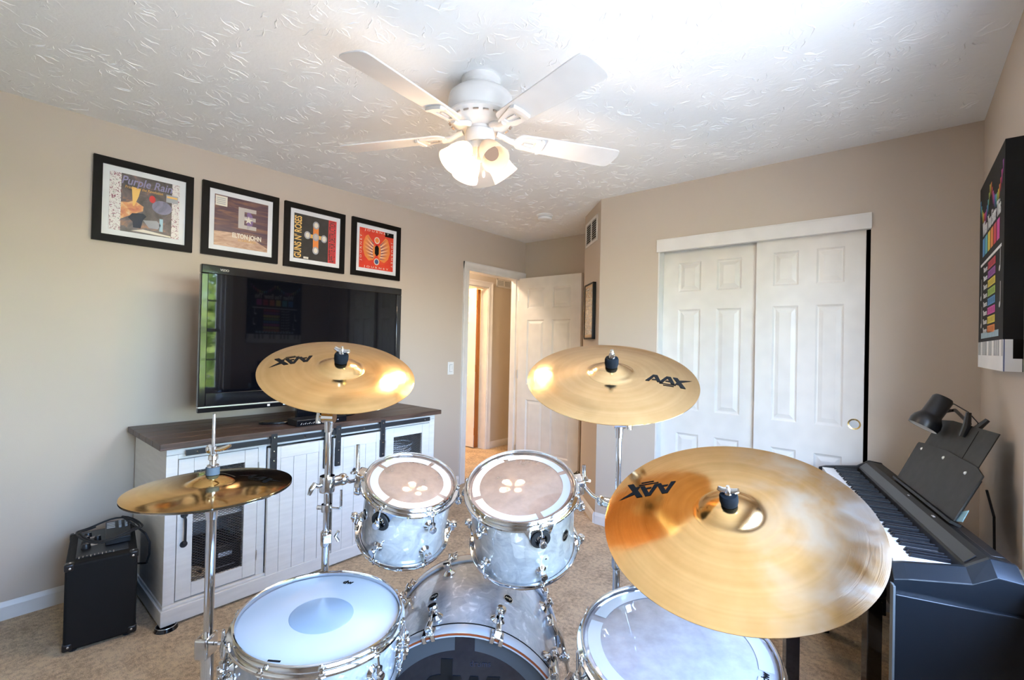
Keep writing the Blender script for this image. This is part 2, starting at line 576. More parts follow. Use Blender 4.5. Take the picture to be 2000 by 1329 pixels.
# two ceiling slabs, so the bedroom one has its own stomped plaster
struct(MB().box(XL - T, YB - T, H, 0.45, YF + T, H + 0.1).build('ceiling', 'ceiling'))
struct(MB().box(-6.6, 2.0, H, XL - T, 6.0, H + 0.1).build('ceiling_hall', 'ceiling'))

# hand-stomped plaster strokes: fans of low curved ridges over the bedroom ceiling
def plaster_strokes():
    rnd = random.Random(11)
    bm_ = MB()
    step = 0.185
    y_ = YB + 0.05
    row = 0
    while y_ < YF:
        x_ = XL + 0.05 + (0.09 if row % 2 else 0.0)
        while x_ < XR:
            cx_, cy_ = x_ + rnd.uniform(-0.055, 0.055), y_ + rnd.uniform(-0.055, 0.055)
            a0_ = rnd.uniform(0, 2 * pi); span = rnd.uniform(2.6, 6.2)
            n_ = int(span * rnd.uniform(2.6, 3.6))
            for k in range(n_):
                a_ = a0_ + span * k / n_ + rnd.uniform(-0.10, 0.10)
                r0_ = rnd.uniform(0.020, 0.050); r1_ = r0_ + rnd.uniform(0.030, 0.085)
                bend = rnd.uniform(-0.55, 0.55)
                hgt = rnd.uniform(0.0010, 0.0026); wid = rnd.uniform(0.0022, 0.0042)
                pts = []
                for q in range(6):
                    t_ = q / 5
                    r_ = r0_ + (r1_ - r0_) * t_
                    aa = a_ + bend * t_ * t_ + 0.05 * sin(9 * t_ + k)
                    pts.append(Vector((cx_ + r_ * cos(aa), cy_ + r_ * sin(aa), 0)))
                if not all(XL + 0.012 < p_.x < XR - 0.012 and YB < p_.y < YF - 0.01 for p_ in pts): continue
                if any(p_.y > YC - 0.01 and p_.x > -2.12 and p_.x + p_.y > XK + YC - 0.02 for p_ in pts): continue
                vs = []; fs = []
                for q in range(6):
                    d_ = (pts[min(q + 1, 5)] - pts[max(q - 1, 0)]).normalized()
                    s_ = Vector((-d_.y, d_.x, 0))
                    k_ = (0.15, 0.8, 1.0, 0.95, 0.6, 0.1)[q]
                    zc = H + 0.0003
                    vs += [pts[q] + s_ * wid * k_ + Vector((0, 0, zc)), pts[q] + Vector((0, 0, zc - hgt * k_ - 0.0004)), pts[q] - s_ * wid * k_ + Vector((0, 0, zc))]
                for q in range(5):
                    i_ = q * 3
                    fs += [(i_, i_ + 1, i_ + 4, i_ + 3), (i_ + 1, i_ + 2, i_ + 5, i_ + 4)]
                bm_.add(vs, fs)
            x_ += step
        y_ += step * 0.87
        row += 1
    o_ = bm_.build('plaster_strokes', 'ceiling', bpy.data.objects['ceiling'], angle=75)
    o_['kind'] = 'stuff'
plaster_strokes()

# left wall with the doorway
DY0, DY1, DZ = 3.115, 3.905, 2.035
b = MB()
b.box(XL - T, YB - T, 0, XL, DY0, H)
b.box(XL - T, DY1, 0, XL, YF + T, H)
b.box(XL - T, DY0, DZ, XL, DY1, H)
struct(b.build('wall_left', 'wall', smooth=False))
# wall behind the open door, nook wall, angled wall
struct(MB().box(XL - T, YF, 0, XN + 0.3, YF + T, H).build('wall_far', 'wall', smooth=False))
struct(MB().prism([(XK, YC), (XN, YN), (XN, YF), (XN + T, YF), (XN + T, YN + 0.05), (XK + 0.1, YC + 0.12)], 0, H).build('wall_angled', 'wall', smooth=False))
# closet wall with its opening
CX0, CX1, CZ = -1.295, -0.135, 2.045
b = MB()
b.box(XK, YC, 0, CX0, YC + T, H)
b.box(CX1, YC, 0, XR + T, YC + T, H)
b.box(CX0, YC, CZ, CX1, YC + T, H)
struct(b.build('wall_closet', 'wall', smooth=False))
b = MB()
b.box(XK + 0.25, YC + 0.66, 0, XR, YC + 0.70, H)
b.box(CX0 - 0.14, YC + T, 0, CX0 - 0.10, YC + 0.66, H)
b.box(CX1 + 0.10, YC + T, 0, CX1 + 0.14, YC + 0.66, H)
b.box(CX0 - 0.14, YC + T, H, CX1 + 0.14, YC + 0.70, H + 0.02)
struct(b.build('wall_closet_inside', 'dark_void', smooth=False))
# right wall with the window opening
W = WIN
b = MB()
b.box(XR, YB - T, 0, XR + T, W['y0'], H)
b.box(XR, W['y1'], 0, XR + T, YC + T, H)
b.box(XR, W['y0'], 0, XR + T, W['y1'], W['z0'])
b.box(XR, W['y0'], W['z1'], XR + T, W['y1'], H)
struct(b.build('wall_right', 'wall', smooth=False))
struct(MB().box(XL - T, YB - T, 0, XR + T, YB, H).build('wall_back', 'wall', smooth=False))

# window: casing, sill, two double-hung units with muntins and panes
win = struct(MB().box(XR + 0.02, W['y0'], W['z0'], XR + 0.10, W['y0'] + 0.03, W['z1']).build('window_1', 'white_trim'))
def wpart(name, mat, *bx):
    bb = MB()
    for q in bx: bb.box(*q)
    return bb.build(name, mat, win)
y0, y1, z0, z1 = W['y0'], W['y1'], W['z0'], W['z1']
xa, xb = XR + 0.02, XR + 0.10
ym = (y0 + y1) / 2
wpart('window_frame', 'white_trim', (xa, y1 - 0.03, z0, xb, y1, z1), (xa, y0, z1 - 0.03, xb, y1, z1), (xa, y0, z0, xb, y1, z0 + 0.03), (xa, ym - 0.035, z0, xb, ym + 0.035, z1))
wpart('window_casing', 'white_trim', (XR - 0.018, y0 - 0.07, z0 - 0.02, XR, y0, z1 + 0.07), (XR - 0.018, y1, z0 - 0.02, XR, y1 + 0.07, z1 + 0.07), (XR - 0.018, y0, z1, XR, y1, z1 + 0.07))
wpart('window_sill', 'white_trim', (XR - 0.024, y0 - 0.08, z0 - 0.03, XR + 0.02, y1 + 0.08, z0), (XR - 0.016, y0 - 0.07, z0 - 0.10, XR, y1 + 0.07, z0 - 0.03))
zm = (z0 + z1) / 2
for (ya, yb) in ((y0 + 0.03, ym - 0.035), (ym + 0.035, y1 - 0.03)):
    for (za, zb, xo) in ((z0 + 0.03, zm + 0.015, 0.035), (zm - 0.015, z1 - 0.03, 0.06)):
        s = 0.035
        x_ = XR + xo
        wpart('sash', 'white_trim', (x_, ya, za, x_ + 0.022, yb, za + s), (x_, ya, zb - s, x_ + 0.022, yb, zb), (x_, ya, za, x_ + 0.022, ya + s, zb), (x_, yb - s, za, x_ + 0.022, yb, zb))
        zc = (za + zb) / 2
        wpart('muntin', 'white_trim', (x_ + 0.006, ya + s, zc - 0.009, x_ + 0.018, yb - s, zc + 0.009))
        wpart('pane', 'glass', (x_ + 0.010, ya + s, za + s, x_ + 0.013, yb - s, zb - s))

# baseboards
def base_prof(t=0.012, h=0.083):
    return [(0, 0), (t, 0), (t, h - 0.022), (t * 0.55, h - 0.006), (t * 0.3, h), (0, h)]
def baseboard(name, p0, p1, n):
    """moulded board along p0->p1 standing off the wall along n"""
    p0, p1, n = Vector((*p0, 0)), Vector((*p1, 0)), Vector((*n, 0)).normalized()
    d = (p1 - p0)
    mt = axes(p0, n, Vector((0, 0, 1)), n.cross(Vector((0, 0, 1))))
    L = d.length
    if n.cross(Vector((0, 0, 1))).dot(d) < 0:
        mt = axes(p1, n, Vector((0, 0, 1)), n.cross(Vector((0, 0, 1))))
    bb = MB().prism(base_prof(), 0, L, mt)
    return struct(bb.build(name, 'white_trim', smooth=False))
baseboard('baseboard_left', (XL, YB), (XL, 3.04), (1, 0))
baseboard('baseboard_far', (XL, YF), (XN, YF), (0, -1))
baseboard('baseboard_angled', (XK - 0.005, YC - 0.002), (XN, YN), (-1, -1))
baseboard('baseboard_closet', (XK, YC), (CX0 - 0.015, YC), (0, -1))
baseboard('baseboard_closet_end', (CX1 + 0.01, YC), (XR, YC), (0, -1))
baseboard('baseboard_right', (XR, YB), (XR, YC), (-1, 0))
baseboard('baseboard_back', (XL, YB), (XR, YB), (0, 1))

# ---- doorway trim in the left wall: jamb lining + moulded casing
def casing_board(bb, p, along, across, nrm, L, w=0.068):
    """colonial casing profile swept straight: thick outer edge, thin inner edge"""
    prof = [(0, 0), (w, 0), (w, 0.018), (w - 0.012, 0.020), (w - 0.026, 0.013), (0.016, 0.010), (0.006, 0.012), (0, 0.010)]
    bb.prism(prof, 0, L, axes(Vector(p), Vector(across), Vector(nrm), Vector(along)))
b = MB()
casing_board(b, (XL, DY0, 0), (0, 0, 1), (0, -1, 0), (1, 0, 0), DZ + 0.068)
casing_board(b, (XL, DY1, 0), (0, 0, 1), (0, 1, 0), (1, 0, 0), DZ + 0.068)
casing_board(b, (XL, DY0 - 0.068, DZ), (0, 1, 0), (0, 0, 1), (1, 0, 0), DY1 - DY0 + 0.136)
tr = struct(b.build('trim_1', 'white_trim'))
b = MB()
b.box(XL - T, DY0, 0, XL, DY0 + 0.012, DZ); b.box(XL - T, DY1 - 0.012, 0, XL, DY1, DZ); b.box(XL - T, DY0, DZ - 0.012, XL, DY1, DZ)
b.box(XL - 0.075, DY0 + 0.012, 0, XL - 0.045, DY0 + 0.022, DZ); b.box(XL - 0.075, DY1 - 0.022, 0, XL - 0.045, DY1 - 0.012, DZ)
b.build('door_jamb', 'white_trim', tr)

# ---- six-panel doors
def panel_layout(w, h):
    st = 0.115 * w / 0.76 if w > 0.7 else 0.105
    mid = 0.10
    xs = [(st, (w - mid) / 2), ((w + mid) / 2, w - st)]
    zs = [(0.19, 0.74), (0.90, 1.58), (1.70, h - 0.115)]
    return xs, zs
def six_panel_door(o, w, h, t, mat):
    """local: x across 0..w, y thickness 0..t (front face at y=0 looking to -y), z up. o = slab object name/parent"""
    xs, zs = panel_layout(w, h)
    bb = MB()
    bb.box(0, 0, 0, xs[0][0], t, h); bb.box(xs[0][1], 0, 0, xs[1][0], t, h); bb.box(xs[1][1], 0, 0, w, t, h)
    prev = 0.0
    for (za, zb) in zs + [(h, h)]:
        for (xa_, xb_) in xs: bb.box(xa_, 0, prev, xb_, t, za)
        prev = zb
    panels = []
    for (za, zb) in zs:
        for (xa_, xb_) in xs:
            pb = MB()
            for side in (0, 1):
                yy = (lambda v: v) if side == 0 else (lambda v: t - v)
                r0 = (xa_, za, xb_, zb)
                def rect(i, y): return [(r0[0] + i, yy(y), r0[1] + i), (r0[2] - i, yy(y), r0[1] + i), (r0[2] - i, yy(y), r0[3] - i), (r0[0] + i, yy(y), r0[3] - i)]
                vs = rect(0, 0.0015) + rect(0.010, 0.009) + rect(0.016, 0.010) + rect(0.040, 0.003) + rect(0.042, 0.003)
                fs = []
                for k in range(4):
                    for q in range(4):
                        a, c = k * 4 + q, k * 4 + (q + 1) % 4
                        fs.append((a, c, c + 4, a + 4) if side == 0 else (a, a + 4, c + 4, c))
                fs.append((16, 17, 18, 19) if side == 0 else (19, 18, 17, 16))
                pb.add(vs, fs)
            panels.append(pb)
    return bb, panels

def place_door(name, w, h, t, mtx, mat='door_white'):
    bb, panels = six_panel_door(None, w, h, t, mat)
    d = struct(bb.build(name, mat, smooth=False))
    d.matrix_world = mtx
    for pb in panels: pb.build('panel', mat, d, smooth=False)
    return d
def hinges(d, x, t, h, mat, n=3, knuckle_y=-0.006):
    for z in (0.20, 1.0, h - 0.20)[:n]:
        bb = MB()
        bb.cyl((x, knuckle_y, z - 0.045), (x, knuckle_y, z + 0.045), 0.007, 10)
        bb.box(x - 0.002, knuckle_y, z - 0.045, x + 0.002, knuckle_y + 0.03, z + 0.045)
        bb.build('hinge', mat, d)

# bedroom door: hinged on the far jamb, swung 90 deg into the room; its front (camera) face looks to -y
d1 = place_door('door_1', 0.775, 2.025, 0.035, Matrix.Translation((XL + 0.018, 3.862, 0.008)))
hinges(d1, -0.006, 0.035, 2.025, 'silver', knuckle_y=0.002)
bb = MB().lathe([(0, 0), (0.030, 0), (0.032, 0.004), (0.014, 0.010), (0.012, 0.030), (0.024, 0.040), (0.028, 0.052), (0.020, 0.064), (0, 0.068)], 24, Matrix.Translation((0.715, 0, 0.94)) @ Matrix.Rotation(R(90), 4, 'X'))
bb.build('door_knob', 'brass', d1)

# sliding closet doors and header
dw = 0.61
d2 = place_door('door_2', dw, 2.015, 0.032, Matrix.Translation((CX0 + 0.006, YC + 0.075, 0.012)))     # left, rear track
d3 = place_door('door_3', dw, 2.015, 0.032, Matrix.Translation((-0.678, YC + 0.030, 0.012)))          # right, front track (gap at its right edge)
d3.matrix_world = Matrix.Translation((-0.690, YC + 0.030, 0.012)) @ Matrix.Diagonal((0.875, 1, 1, 1))
pull = MB().lathe([(0, -0.010), (0.018, -0.010), (0.022, 0.0), (0.029, 0.002), (0.030, 0.0), (0.030, -0.002)], 32, Matrix.Translation((0.565, 0.0, 0.925)) @ Matrix.Rotation(R(90), 4, 'X') @ Matrix.Diagonal((1 / 0.875, 1, 1, 1)))
po = pull.build('finger_pull', 'brass', d3)
MB().lathe([(0, 0.0025), (0.019, 0.0025)], 28, Matrix.Translation((0.565, 0.0, 0.925)) @ Matrix.Rotation(R(90), 4, 'X') @ Matrix.Diagonal((1 / 0.875, 1, 1, 1))).build('pull_cup', 'silver', po)
b = MB()
b.box(CX0 - 0.012, YC - 0.016, 1.985, CX1 + 0.004, YC + 0.02, 2.068)
b.box(CX0 - 0.012, YC - 0.018, 2.060, CX1 + 0.004, YC - 0.016, 2.070)
struct(b.build('trim_2', 'white_trim', bevel=0.002))
b = MB()
b.box(CX0 - 0.004, YC - 0.004, 0, CX0 + 0.006, YC + 0.10, 2.0)
struct(b.build('trim_3', 'white_trim'))

# ---- hall beyond the doorway
HY0, HY1, HZ = 3.45, 4.285, 2.035
b = MB()
b.box(XH - T, 2.2, 0, XH, HY0, H); b.box(XH - T, HY1, 0, XH, 5.6, H); b.box(XH - T, HY0, HZ, XH, HY1, H)
struct(b.build('wall_hall', 'hall_wall', smooth=False))
b = MB()
b.box(XH, 2.2, 0, XL - T, 2.3, H); b.box(XH, 5.5, 0, XL - T, 5.6, H)
b.box(XL - T, YF + T, 0, XL - T + 0.1, 5.6, H)
struct(b.build('wall_hall_ends', 'hall_wall', smooth=False))
b = MB()
b.box(-6.5, 3.0, 0, -6.4, 5.2, H); b.box(-6.5, 3.0, 0, XH - T, 3.1, H); b.box(-6.5, 5.1, 0, XH - T, 5.2, H)
struct(b.build('wall_bathroom', 'hall_wall', smooth=False))
b = MB()
casing_board(b, (XH, HY0, 0), (0, 0, 1), (0, -1, 0), (1, 0, 0), HZ + 0.068)
casing_board(b, (XH, HY1, 0), (0, 0, 1), (0, 1, 0), (1, 0, 0), HZ + 0.068)
casing_board(b, (XH, HY0 - 0.068, HZ), (0, 1, 0), (0, 0, 1), (1, 0, 0), HY1 - HY0 + 0.136)
b.box(XH - T, HY0, 0, XH, HY0 + 0.012, HZ); b.box(XH - T, HY1 - 0.012, 0, XH, HY1, HZ); b.box(XH - T, HY0, HZ - 0.012, XH, HY1, HZ)
struct(b.build('trim_4', 'white_trim'))
baseboard('baseboard_hall', (XH, HY1 + 0.07), (XH, 5.5), (1, 0))
# far door stands open into the lit room, hinge edge on the right jamb
d4 = place_door('door_4', 0.80, 2.015, 0.035, Matrix.Translation((XH - T - 0.81, HY1 - 0.085, 0.012)))
hinges(d4, 0.806, 0.035, 2.015, 'hinge_bronze', knuckle_y=0.006)
MB().box(0.802, 0.006, 0, 0.815, 0.06, 2.0).build('hinge_gap', 'hinge_bronze', d4)
# ================================================================== fixed to walls and ceiling
# ---- ceiling fan with light kit
FX, FY = -1.375, 1.397
fan = thing('ceiling_fan', 'white five-blade ceiling fan with four frosted tulip light shades', 'ceiling fan', (FX, FY, H))
def L(prof, name, mat, parent=fan, n=56, **k): return MB().lathe(prof, n).build(name, mat, parent, **k)
L([(0, 0), (0.083, 0), (0.083, -0.022), (0.076, -0.030), (0.074, -0.060), (0, -0.060)], 'canopy', 'fan_white')
mot = L([(0, -0.055), (0.088, -0.055), (0.118, -0.062), (0.132, -0.075), (0.137, -0.095), (0.137, -0.128), (0.130, -0.142), (0.128, -0.150), (0.138, -0.156), (0.140, -0.166), (0.112, -0.196), (0.085, -0.205), (0, -0.205)], 'motor_housing', 'fan_white')
for k in range(20):                         # vent slots round the lower bowl
    a = 2 * pi * k / 20
    mt = Matrix.Rotation(a, 4, 'Z') @ Matrix.Translation((0.128, 0, -0.180)) @ Matrix.Rotation(R(-46), 4, 'Y')
    if k == 0:
        vent0 = MB().box(-0.0035, -0.011, -0.0075, 0.0025, 0.011, 0.0075).build('vent_slot', 'slot_grey', mot, mtx=mt, bevel=0.002)
    else: inst(vent0, mtx=mt)
L([(0, -0.200), (0.056, -0.200), (0.056, -0.216), (0.060, -0.220), (0.063, -0.238), (0.063, -0.262), (0.058, -0.272), (0, -0.272)], 'switch_housing', 'fan_white')
lk = L([(0, -0.268), (0.048, -0.268), (0.050, -0.300), (0.030, -0.312), (0.018, -0.330), (0, -0.332)], 'light_fitter', 'fan_white')
# blades
BZ = -0.232
def blade_poly():
    pts = []
    r0, r1, w0, w1 = 0.155, 0.655, 0.052, 0.068
    for t in range(0, 9):                 # rounded root
        a = R(90 + 180 * t / 8); pts.append((r0 + 0.035 + 0.035 * cos(a), w0 * sin(a)))
    for t in range(0, 11):                # blunt rounded tip
        a = R(-90 + 180 * t / 10)
        c, s_ = cos(a), sin(a)
        pts.append((r1 - 0.040 + 0.040 * abs(c) ** 0.55, w1 * (abs(s_) ** 0.62) * (1 if s_ > 0 else -1)))
    return pts
bl_me = None
for k in range(5):
    a = R(-84 + 72 * k)
    mt = Matrix.Rotation(a, 4, 'Z') @ Matrix.Translation((0, 0, BZ)) @ Matrix.Rotation(R(-11), 4, 'X')
    if k == 0:
        blade0 = MB().prism(blade_poly(), 0.0, 0.006).build('blade', 'fan_white', fan, mtx=mt, bevel=0.0015)
        blade = blade0
        # blade iron: arm plus an open trapezoid plate under the blade
        bi = MB()
        out = [(0.150, -0.020), (0.262, -0.046), (0.275, -0.030), (0.278, 0.0), (0.275, 0.030), (0.262, 0.046), (0.150, 0.020)]
        inn = [(0.185, -0.012), (0.245, -0.027), (0.250, 0.0), (0.245, 0.027), (0.185, 0.012)]
        # ring between outer and inner outline
        def strip(bm, A, B, z0_, z1_):
            n_ = len(A)
            vs = [(x, y, z) for z in (z0_, z1_) for P in (A, B) for (x, y) in P]
            fs = []
            for i in range(n_):
                j = (i + 1) % n_
                fs.append((i, j, n_ + j, n_ + i)); fs.append((2 * n_ + i, 3 * n_ + i, 3 * n_ + j, 2 * n_ + j))
                fs.append((i, 2 * n_ + i, 2 * n_ + j, j)); fs.append((n_ + i, n_ + j, 3 * n_ + j, 3 * n_ + i))
            bm.add(vs, fs)
        def resample(poly, n_=24):
            cx = 0.216
            res = []
            for i in range(n_):
                ang = 2 * pi * i / n_
                dx, dy = cos(ang), sin(ang)
                best = 0
                for q in range(len(poly)):
                    (xa_, ya_), (xb_, yb_) = poly[q], poly[(q + 1) % len(poly)]
                    ex, ey = xb_ - xa_, yb_ - ya_
                    den = dx * ey - dy * ex
                    if abs(den) < 1e-9: continue
                    t_ = ((xa_ - cx) * ey - ya_ * ex) / den
                    u_ = ((xa_ - cx) * dy - ya_ * dx) / den
                    if t_ > 0 and -1e-6 <= u_ <= 1 + 1e-6: best = max(best, t_)
                res.append((cx + dx * best, dy * best))
            return res
        strip(bi, resample(out), resample(inn), -0.007, 0.0)
        bi.prism([(0.268, -0.046), (0.284, -0.040), (0.288, 0.0), (0.284, 0.040), (0.268, 0.046), (0.266, 0)], -0.013, 0.0)
        bi.box(0.196, -0.006, -0.006, 0.240, 0.006, -0.001)
        iron0 = bi.build('blade_bracket', 'fan_white', fan, mtx=mt, bevel=0.0015)
        am = MB().tube([(0.075, 0, 0.020), (0.105, 0, 0.012), (0.135, 0, -0.001), (0.170, 0, -0.004)], [0.012, 0.011, 0.012, 0.014], 10)
        arm0 = am.build('blade_arm', 'fan_white', iron0)
    else:
        inst(blade0, mtx=mt)
        ir = inst(iron0, mtx=mt)
        inst(arm0, parent=ir)
# four tulip shades, pointing out and down
SHP = [(0.017, 0.0), (0.024, -0.002), (0.033, -0.014), (0.043, -0.036), (0.049, -0.062), (0.051, -0.085), (0.057, -0.112), (0.059, -0.118)]
shp = SHP + [(r - 0.003, z) for r, z in reversed(SHP)]
for k, ang in enumerate((-17, 73, 163, 253)):
    lit = k != 0
    mt = Matrix.Rotation(R(ang), 4, 'Z') @ Matrix.Translation((0.045, 0, -0.282)) @ Matrix.Rotation(R(-43), 4, 'Y')
    h = MB().lathe([(0, 0.02), (0.016, 0.02), (0.019, -0.006), (0.024, -0.012), (0.024, -0.020), (0, -0.020)], 24).build('lamp_holder', 'fan_white', fan, mtx=mt)
    mt2 = mt @ Matrix.Translation((0, 0, -0.012))
    MB().ring(shp, 40).build('lamp_shade', 'shade', fan, mtx=mt2)
    bu = MB().lathe([(0, -0.010), (0.012, -0.012), (0.014, -0.030), (0.026, -0.052), (0.030, -0.068), (0.026, -0.084), (0.014, -0.095), (0, -0.098)], 24)
    bu.build('bulb', 'bulb_on' if lit else 'bulb_added_glow', fan, mtx=mt2)
    if True:
        pl = bpy.data.lights.new('bulb_light', 'POINT')
        pl.energy = 5.2 if lit else 0.25; pl.color = (1.0, 0.72, 0.46); pl.shadow_soft_size = 0.045  # weak light added at the unlit front bulb to ease the dark ceiling
        po_ = bpy.data.objects.new('bulb_light', pl)
        COL.objects.link(po_)
        po_.parent = fan
        po_.matrix_local = mt2 @ Matrix.Translation((0, 0, -0.108))
# pull chains
for (dx, dy, zb, dark) in ((0.034, -0.050, -0.450, True), (0.054, -0.030, -0.425, False)):
    ch = MB().cyl((dx, dy, -0.272), (dx, dy, zb + 0.03), 0.0014, 6)
    for i in range(18): ch.sphere((dx, dy, -0.30 + (zb + 0.33) * i / 18), 0.0022, 6, 4)
    c_ = ch.build('pull_chain', 'silver', fan)
    MB().lathe([(0, 0.016), (0.003, 0.014), (0.0065, 0.004), (0.0072, -0.008), (0.0045, -0.018), (0, -0.020)], 14, Matrix.Translation((dx, dy, zb + 0.012))).build('chain_pull', 'plastic_white', c_)

# ---- smoke detector
sd = thing('smoke_detector', 'round white smoke detector on the ceiling near the doorway', 'smoke detector', (-2.357, 3.205, H))
L([(0, 0), (0.070, 0), (0.070, -0.012), (0.062, -0.016), (0, -0.016)], 'base_plate', 'plastic_white', sd, 40)
cv = L([(0, -0.014), (0.058, -0.014), (0.060, -0.026), (0.056, -0.040), (0.046, -0.046), (0, -0.047)], 'cover', 'plastic_white', sd, 40)
MB().ring([(0.0602, -0.020), (0.0606, -0.022), (0.0602, -0.024)], 40).build('sensing_slot', 'grey_panel', cv)
L([(0, -0.046), (0.009, -0.046), (0.009, -0.049), (0, -0.049)], 'test_button', 'plastic_white', sd, 20)

# ---- grilles
def grille(name, label, mtx, w, h, mat, n=12, cols=2, dark='dark_void'):
    """front face looks along local +z; x across, y up; origin at the centre"""
    g_ = thing(name, label, 'vent', mtx=mtx)
    f_ = 0.022
    bb = MB()
    bb.box(-w / 2, -h / 2, 0, w / 2, -h / 2 + f_, 0.008); bb.box(-w / 2, h / 2 - f_, 0, w / 2, h / 2, 0.008)
    bb.box(-w / 2, -h / 2, 0, -w / 2 + f_, h / 2, 0.008); bb.box(w / 2 - f_, -h / 2, 0, w / 2, h / 2, 0.008)
    for c in range(1, cols):
        x_ = -w / 2 + f_ + (w - 2 * f_) * c / cols
        bb.box(x_ - 0.008, -h / 2, 0, x_ + 0.008, h / 2, 0.008)
    bb.build('frame', mat, g_, bevel=0.002)
    MB().box(-w / 2 + 0.004, -h / 2 + 0.004, 0.0005, w / 2 - 0.004, h / 2 - 0.004, 0.0015).build('backing', dark, g_)
    s0 = None
    for i in range(n):
        y_ = -h / 2 + f_ + (h - 2 * f_) * (i + 0.5) / n
        mt = Matrix.Translation((0, y_, 0.004)) @ Matrix.Rotation(R(-35), 4, 'X')
        if s0 is None: s0 = MB().box(-w / 2 + f_ * 0.6, -0.0045, -0.0006, w / 2 - f_ * 0.6, 0.0045, 0.0006).build('slat', mat, g_, mtx=mt)
        else: inst(s0, mtx=mt)
    return g_
s2 = sqrt(0.5)
AN = Vector((-s2, -s2, 0))                    # normal of the angled wall
AX = Vector((s2, -s2, 0))                     # across it, towards the closet corner
def on_angled(d, z, off=0.0):                 # d = distance from the closet corner
    return Vector((XK, YC, z)) - AX * d + AN * off
grille('return_vent', 'white louvred return air vent high on the narrow angled wall', axes(on_angled(0.262, 2.252, 0.0005), AX, (0, 0, 1), AN), 0.355, 0.205, 'white_trim', 9)
grille('supply_vent', 'white slotted vent high on the hallway wall beyond the doorway', axes((XH + 0.0005, 4.575, 2.115), (0, 1, 0), (0, 0, 1), (1, 0, 0)), 0.30, 0.115, 'plastic_white', 6, dark='grey_panel')

# ---- light switch
sw = thing('light_switch', 'white rocker light switch plate on the wall beside the doorway', 'light switch', (XL, 2.912, 1.095))
MB().box(0, -0.036, -0.058, 0.006, 0.036, 0.058).build('plate', 'plastic_white', sw, bevel=0.003)
MB().box(0.006, -0.017, -0.034, 0.0075, 0.017, 0.034).build('bezel', 'grey_panel', sw)
MB().prism([(0.0072, -0.031), (0.0125, -0.031), (0.0085, 0.0), (0.0105, 0.031), (0.0072, 0.031)], -0.0145, 0.0145, axes((0, 0, 0), (1, 0, 0), (0, 0, 1), (0, -1, 0))).build('rocker', 'plastic_white', sw)

# ---- small framed print on the angled wall
pm = axes(on_angled(0.230, 1.605, 0.001), AX, (0, 0, 1), AN)
fp = thing('framed_print', 'narrow black-framed sepia print on the angled wall behind the open door', 'picture', mtx=pm)
w_, h_ = 0.27, 0.445
bb = MB(); fr = 0.012; dp = 0.026
bb.box(-w_ / 2, -h_ / 2, 0, w_ / 2, -h_ / 2 + fr, dp); bb.box(-w_ / 2, h_ / 2 - fr, 0, w_ / 2, h_ / 2, dp); bb.box(-w_ / 2, -h_ / 2, 0, -w_ / 2 + fr, h_ / 2, dp); bb.box(w_ / 2 - fr, -h_ / 2, 0, w_ / 2, h_ / 2, dp)
bb.build('frame', 'frame_black', fp, bevel=0.001)
g = G('sepia_print')
p = g.pos()
f = g.noise(g.scale(p, (6, 14, 6)), 2.2, 5, 0.6, 1.6)
pr = g.done(g.pbr(g.ramp(f, [(0.30, (0.07, 0.05, 0.035)), (0.48, (0.24, 0.17, 0.11)), (0.62, (0.36, 0.27, 0.17)), (0.70, (0.58, 0.46, 0.32))]), 0.25, coat=0.5))
MB().box(-w_ / 2 + 0.01, -h_ / 2 + 0.01, 0.004, w_ / 2 - 0.01, h_ / 2 - 0.01, 0.020).build('mount', 'tan_paper', fp)
MB().box(-w_ / 2 + 0.03, -h_ / 2 + 0.035, 0.020, w_ / 2 - 0.03, h_ / 2 - 0.035, 0.0205).build('print', pr, fp)

# ---- four framed record covers on the left wall (front faces +x)
def framed_record(yc, zc, label, size=0.436):
    """returns thing; local x = across (world +y), y = up, z = out of the wall"""
    t_ = thing('framed_record', label, 'picture', mtx=axes((XL + 0.001, yc, zc), (0, 1, 0), (0, 0, 1), (1, 0, 0)), group='framed record covers above the television')
    s_, f_, d_ = size / 2, 0.036, 0.022
    bb = MB()
    def mitre(a):
        mt = Matrix.Rotation(a, 4, 'Z')
        vs = [(-s_, -s_, 0), (s_, -s_, 0), (s_ - f_, -s_ + f_, 0), (-s_ + f_, -s_ + f_, 0)]
        vs += [(x, y, d_) for x, y, z in vs]
        bb.add(vs, [(0, 3, 2, 1), (4, 5, 6, 7), (0, 1, 5, 4), (1, 2, 6, 5), (2, 3, 7, 6), (3, 0, 4, 7)], mt)
    for q in range(4): mitre(q * pi / 2)
    bb.build('frame', 'frame_black', t_, smooth=False)
    e = s_ - f_ + 0.001
    MB().box(-e, -e, 0.003, e, e, 0.010).build('mat_board', 'mat_white', t_)
    return t_
def patch(parent, name, poly, mat, z0_=0.010, z1_=0.0115):
    return MB().prism(poly, z0_, z1_).build(name, mat, parent, smooth=False)
def rect(x0_, y0_, x1_, y1_): return [(x0_, y0_), (x1_, y0_), (x1_, y1_), (x0_, y1_)]
def oval(cx, cy, rx, ry, n=20, rot=0.0): return [(cx + rx * cos(2 * pi * i / n) * cos(rot) - ry * sin(2 * pi * i / n) * sin(rot), cy + rx * cos(2 * pi * i / n) * sin(rot) + ry * sin(2 * pi * i / n) * cos(rot)) for i in range(n)]
S = 0.153                                     # half side of the sleeve
TT = Matrix.Translation
def art(name, stops, scale, dist, sc=(1, 1, 1), rough=0.3):
    g_ = G(name)
    f_ = g_.noise(g_.scale(g_.pos(), sc), scale, 4, 0.6, dist)
    return g_.done(g_.pbr(g_.ramp(f_, stops), rough, coat=0.3))
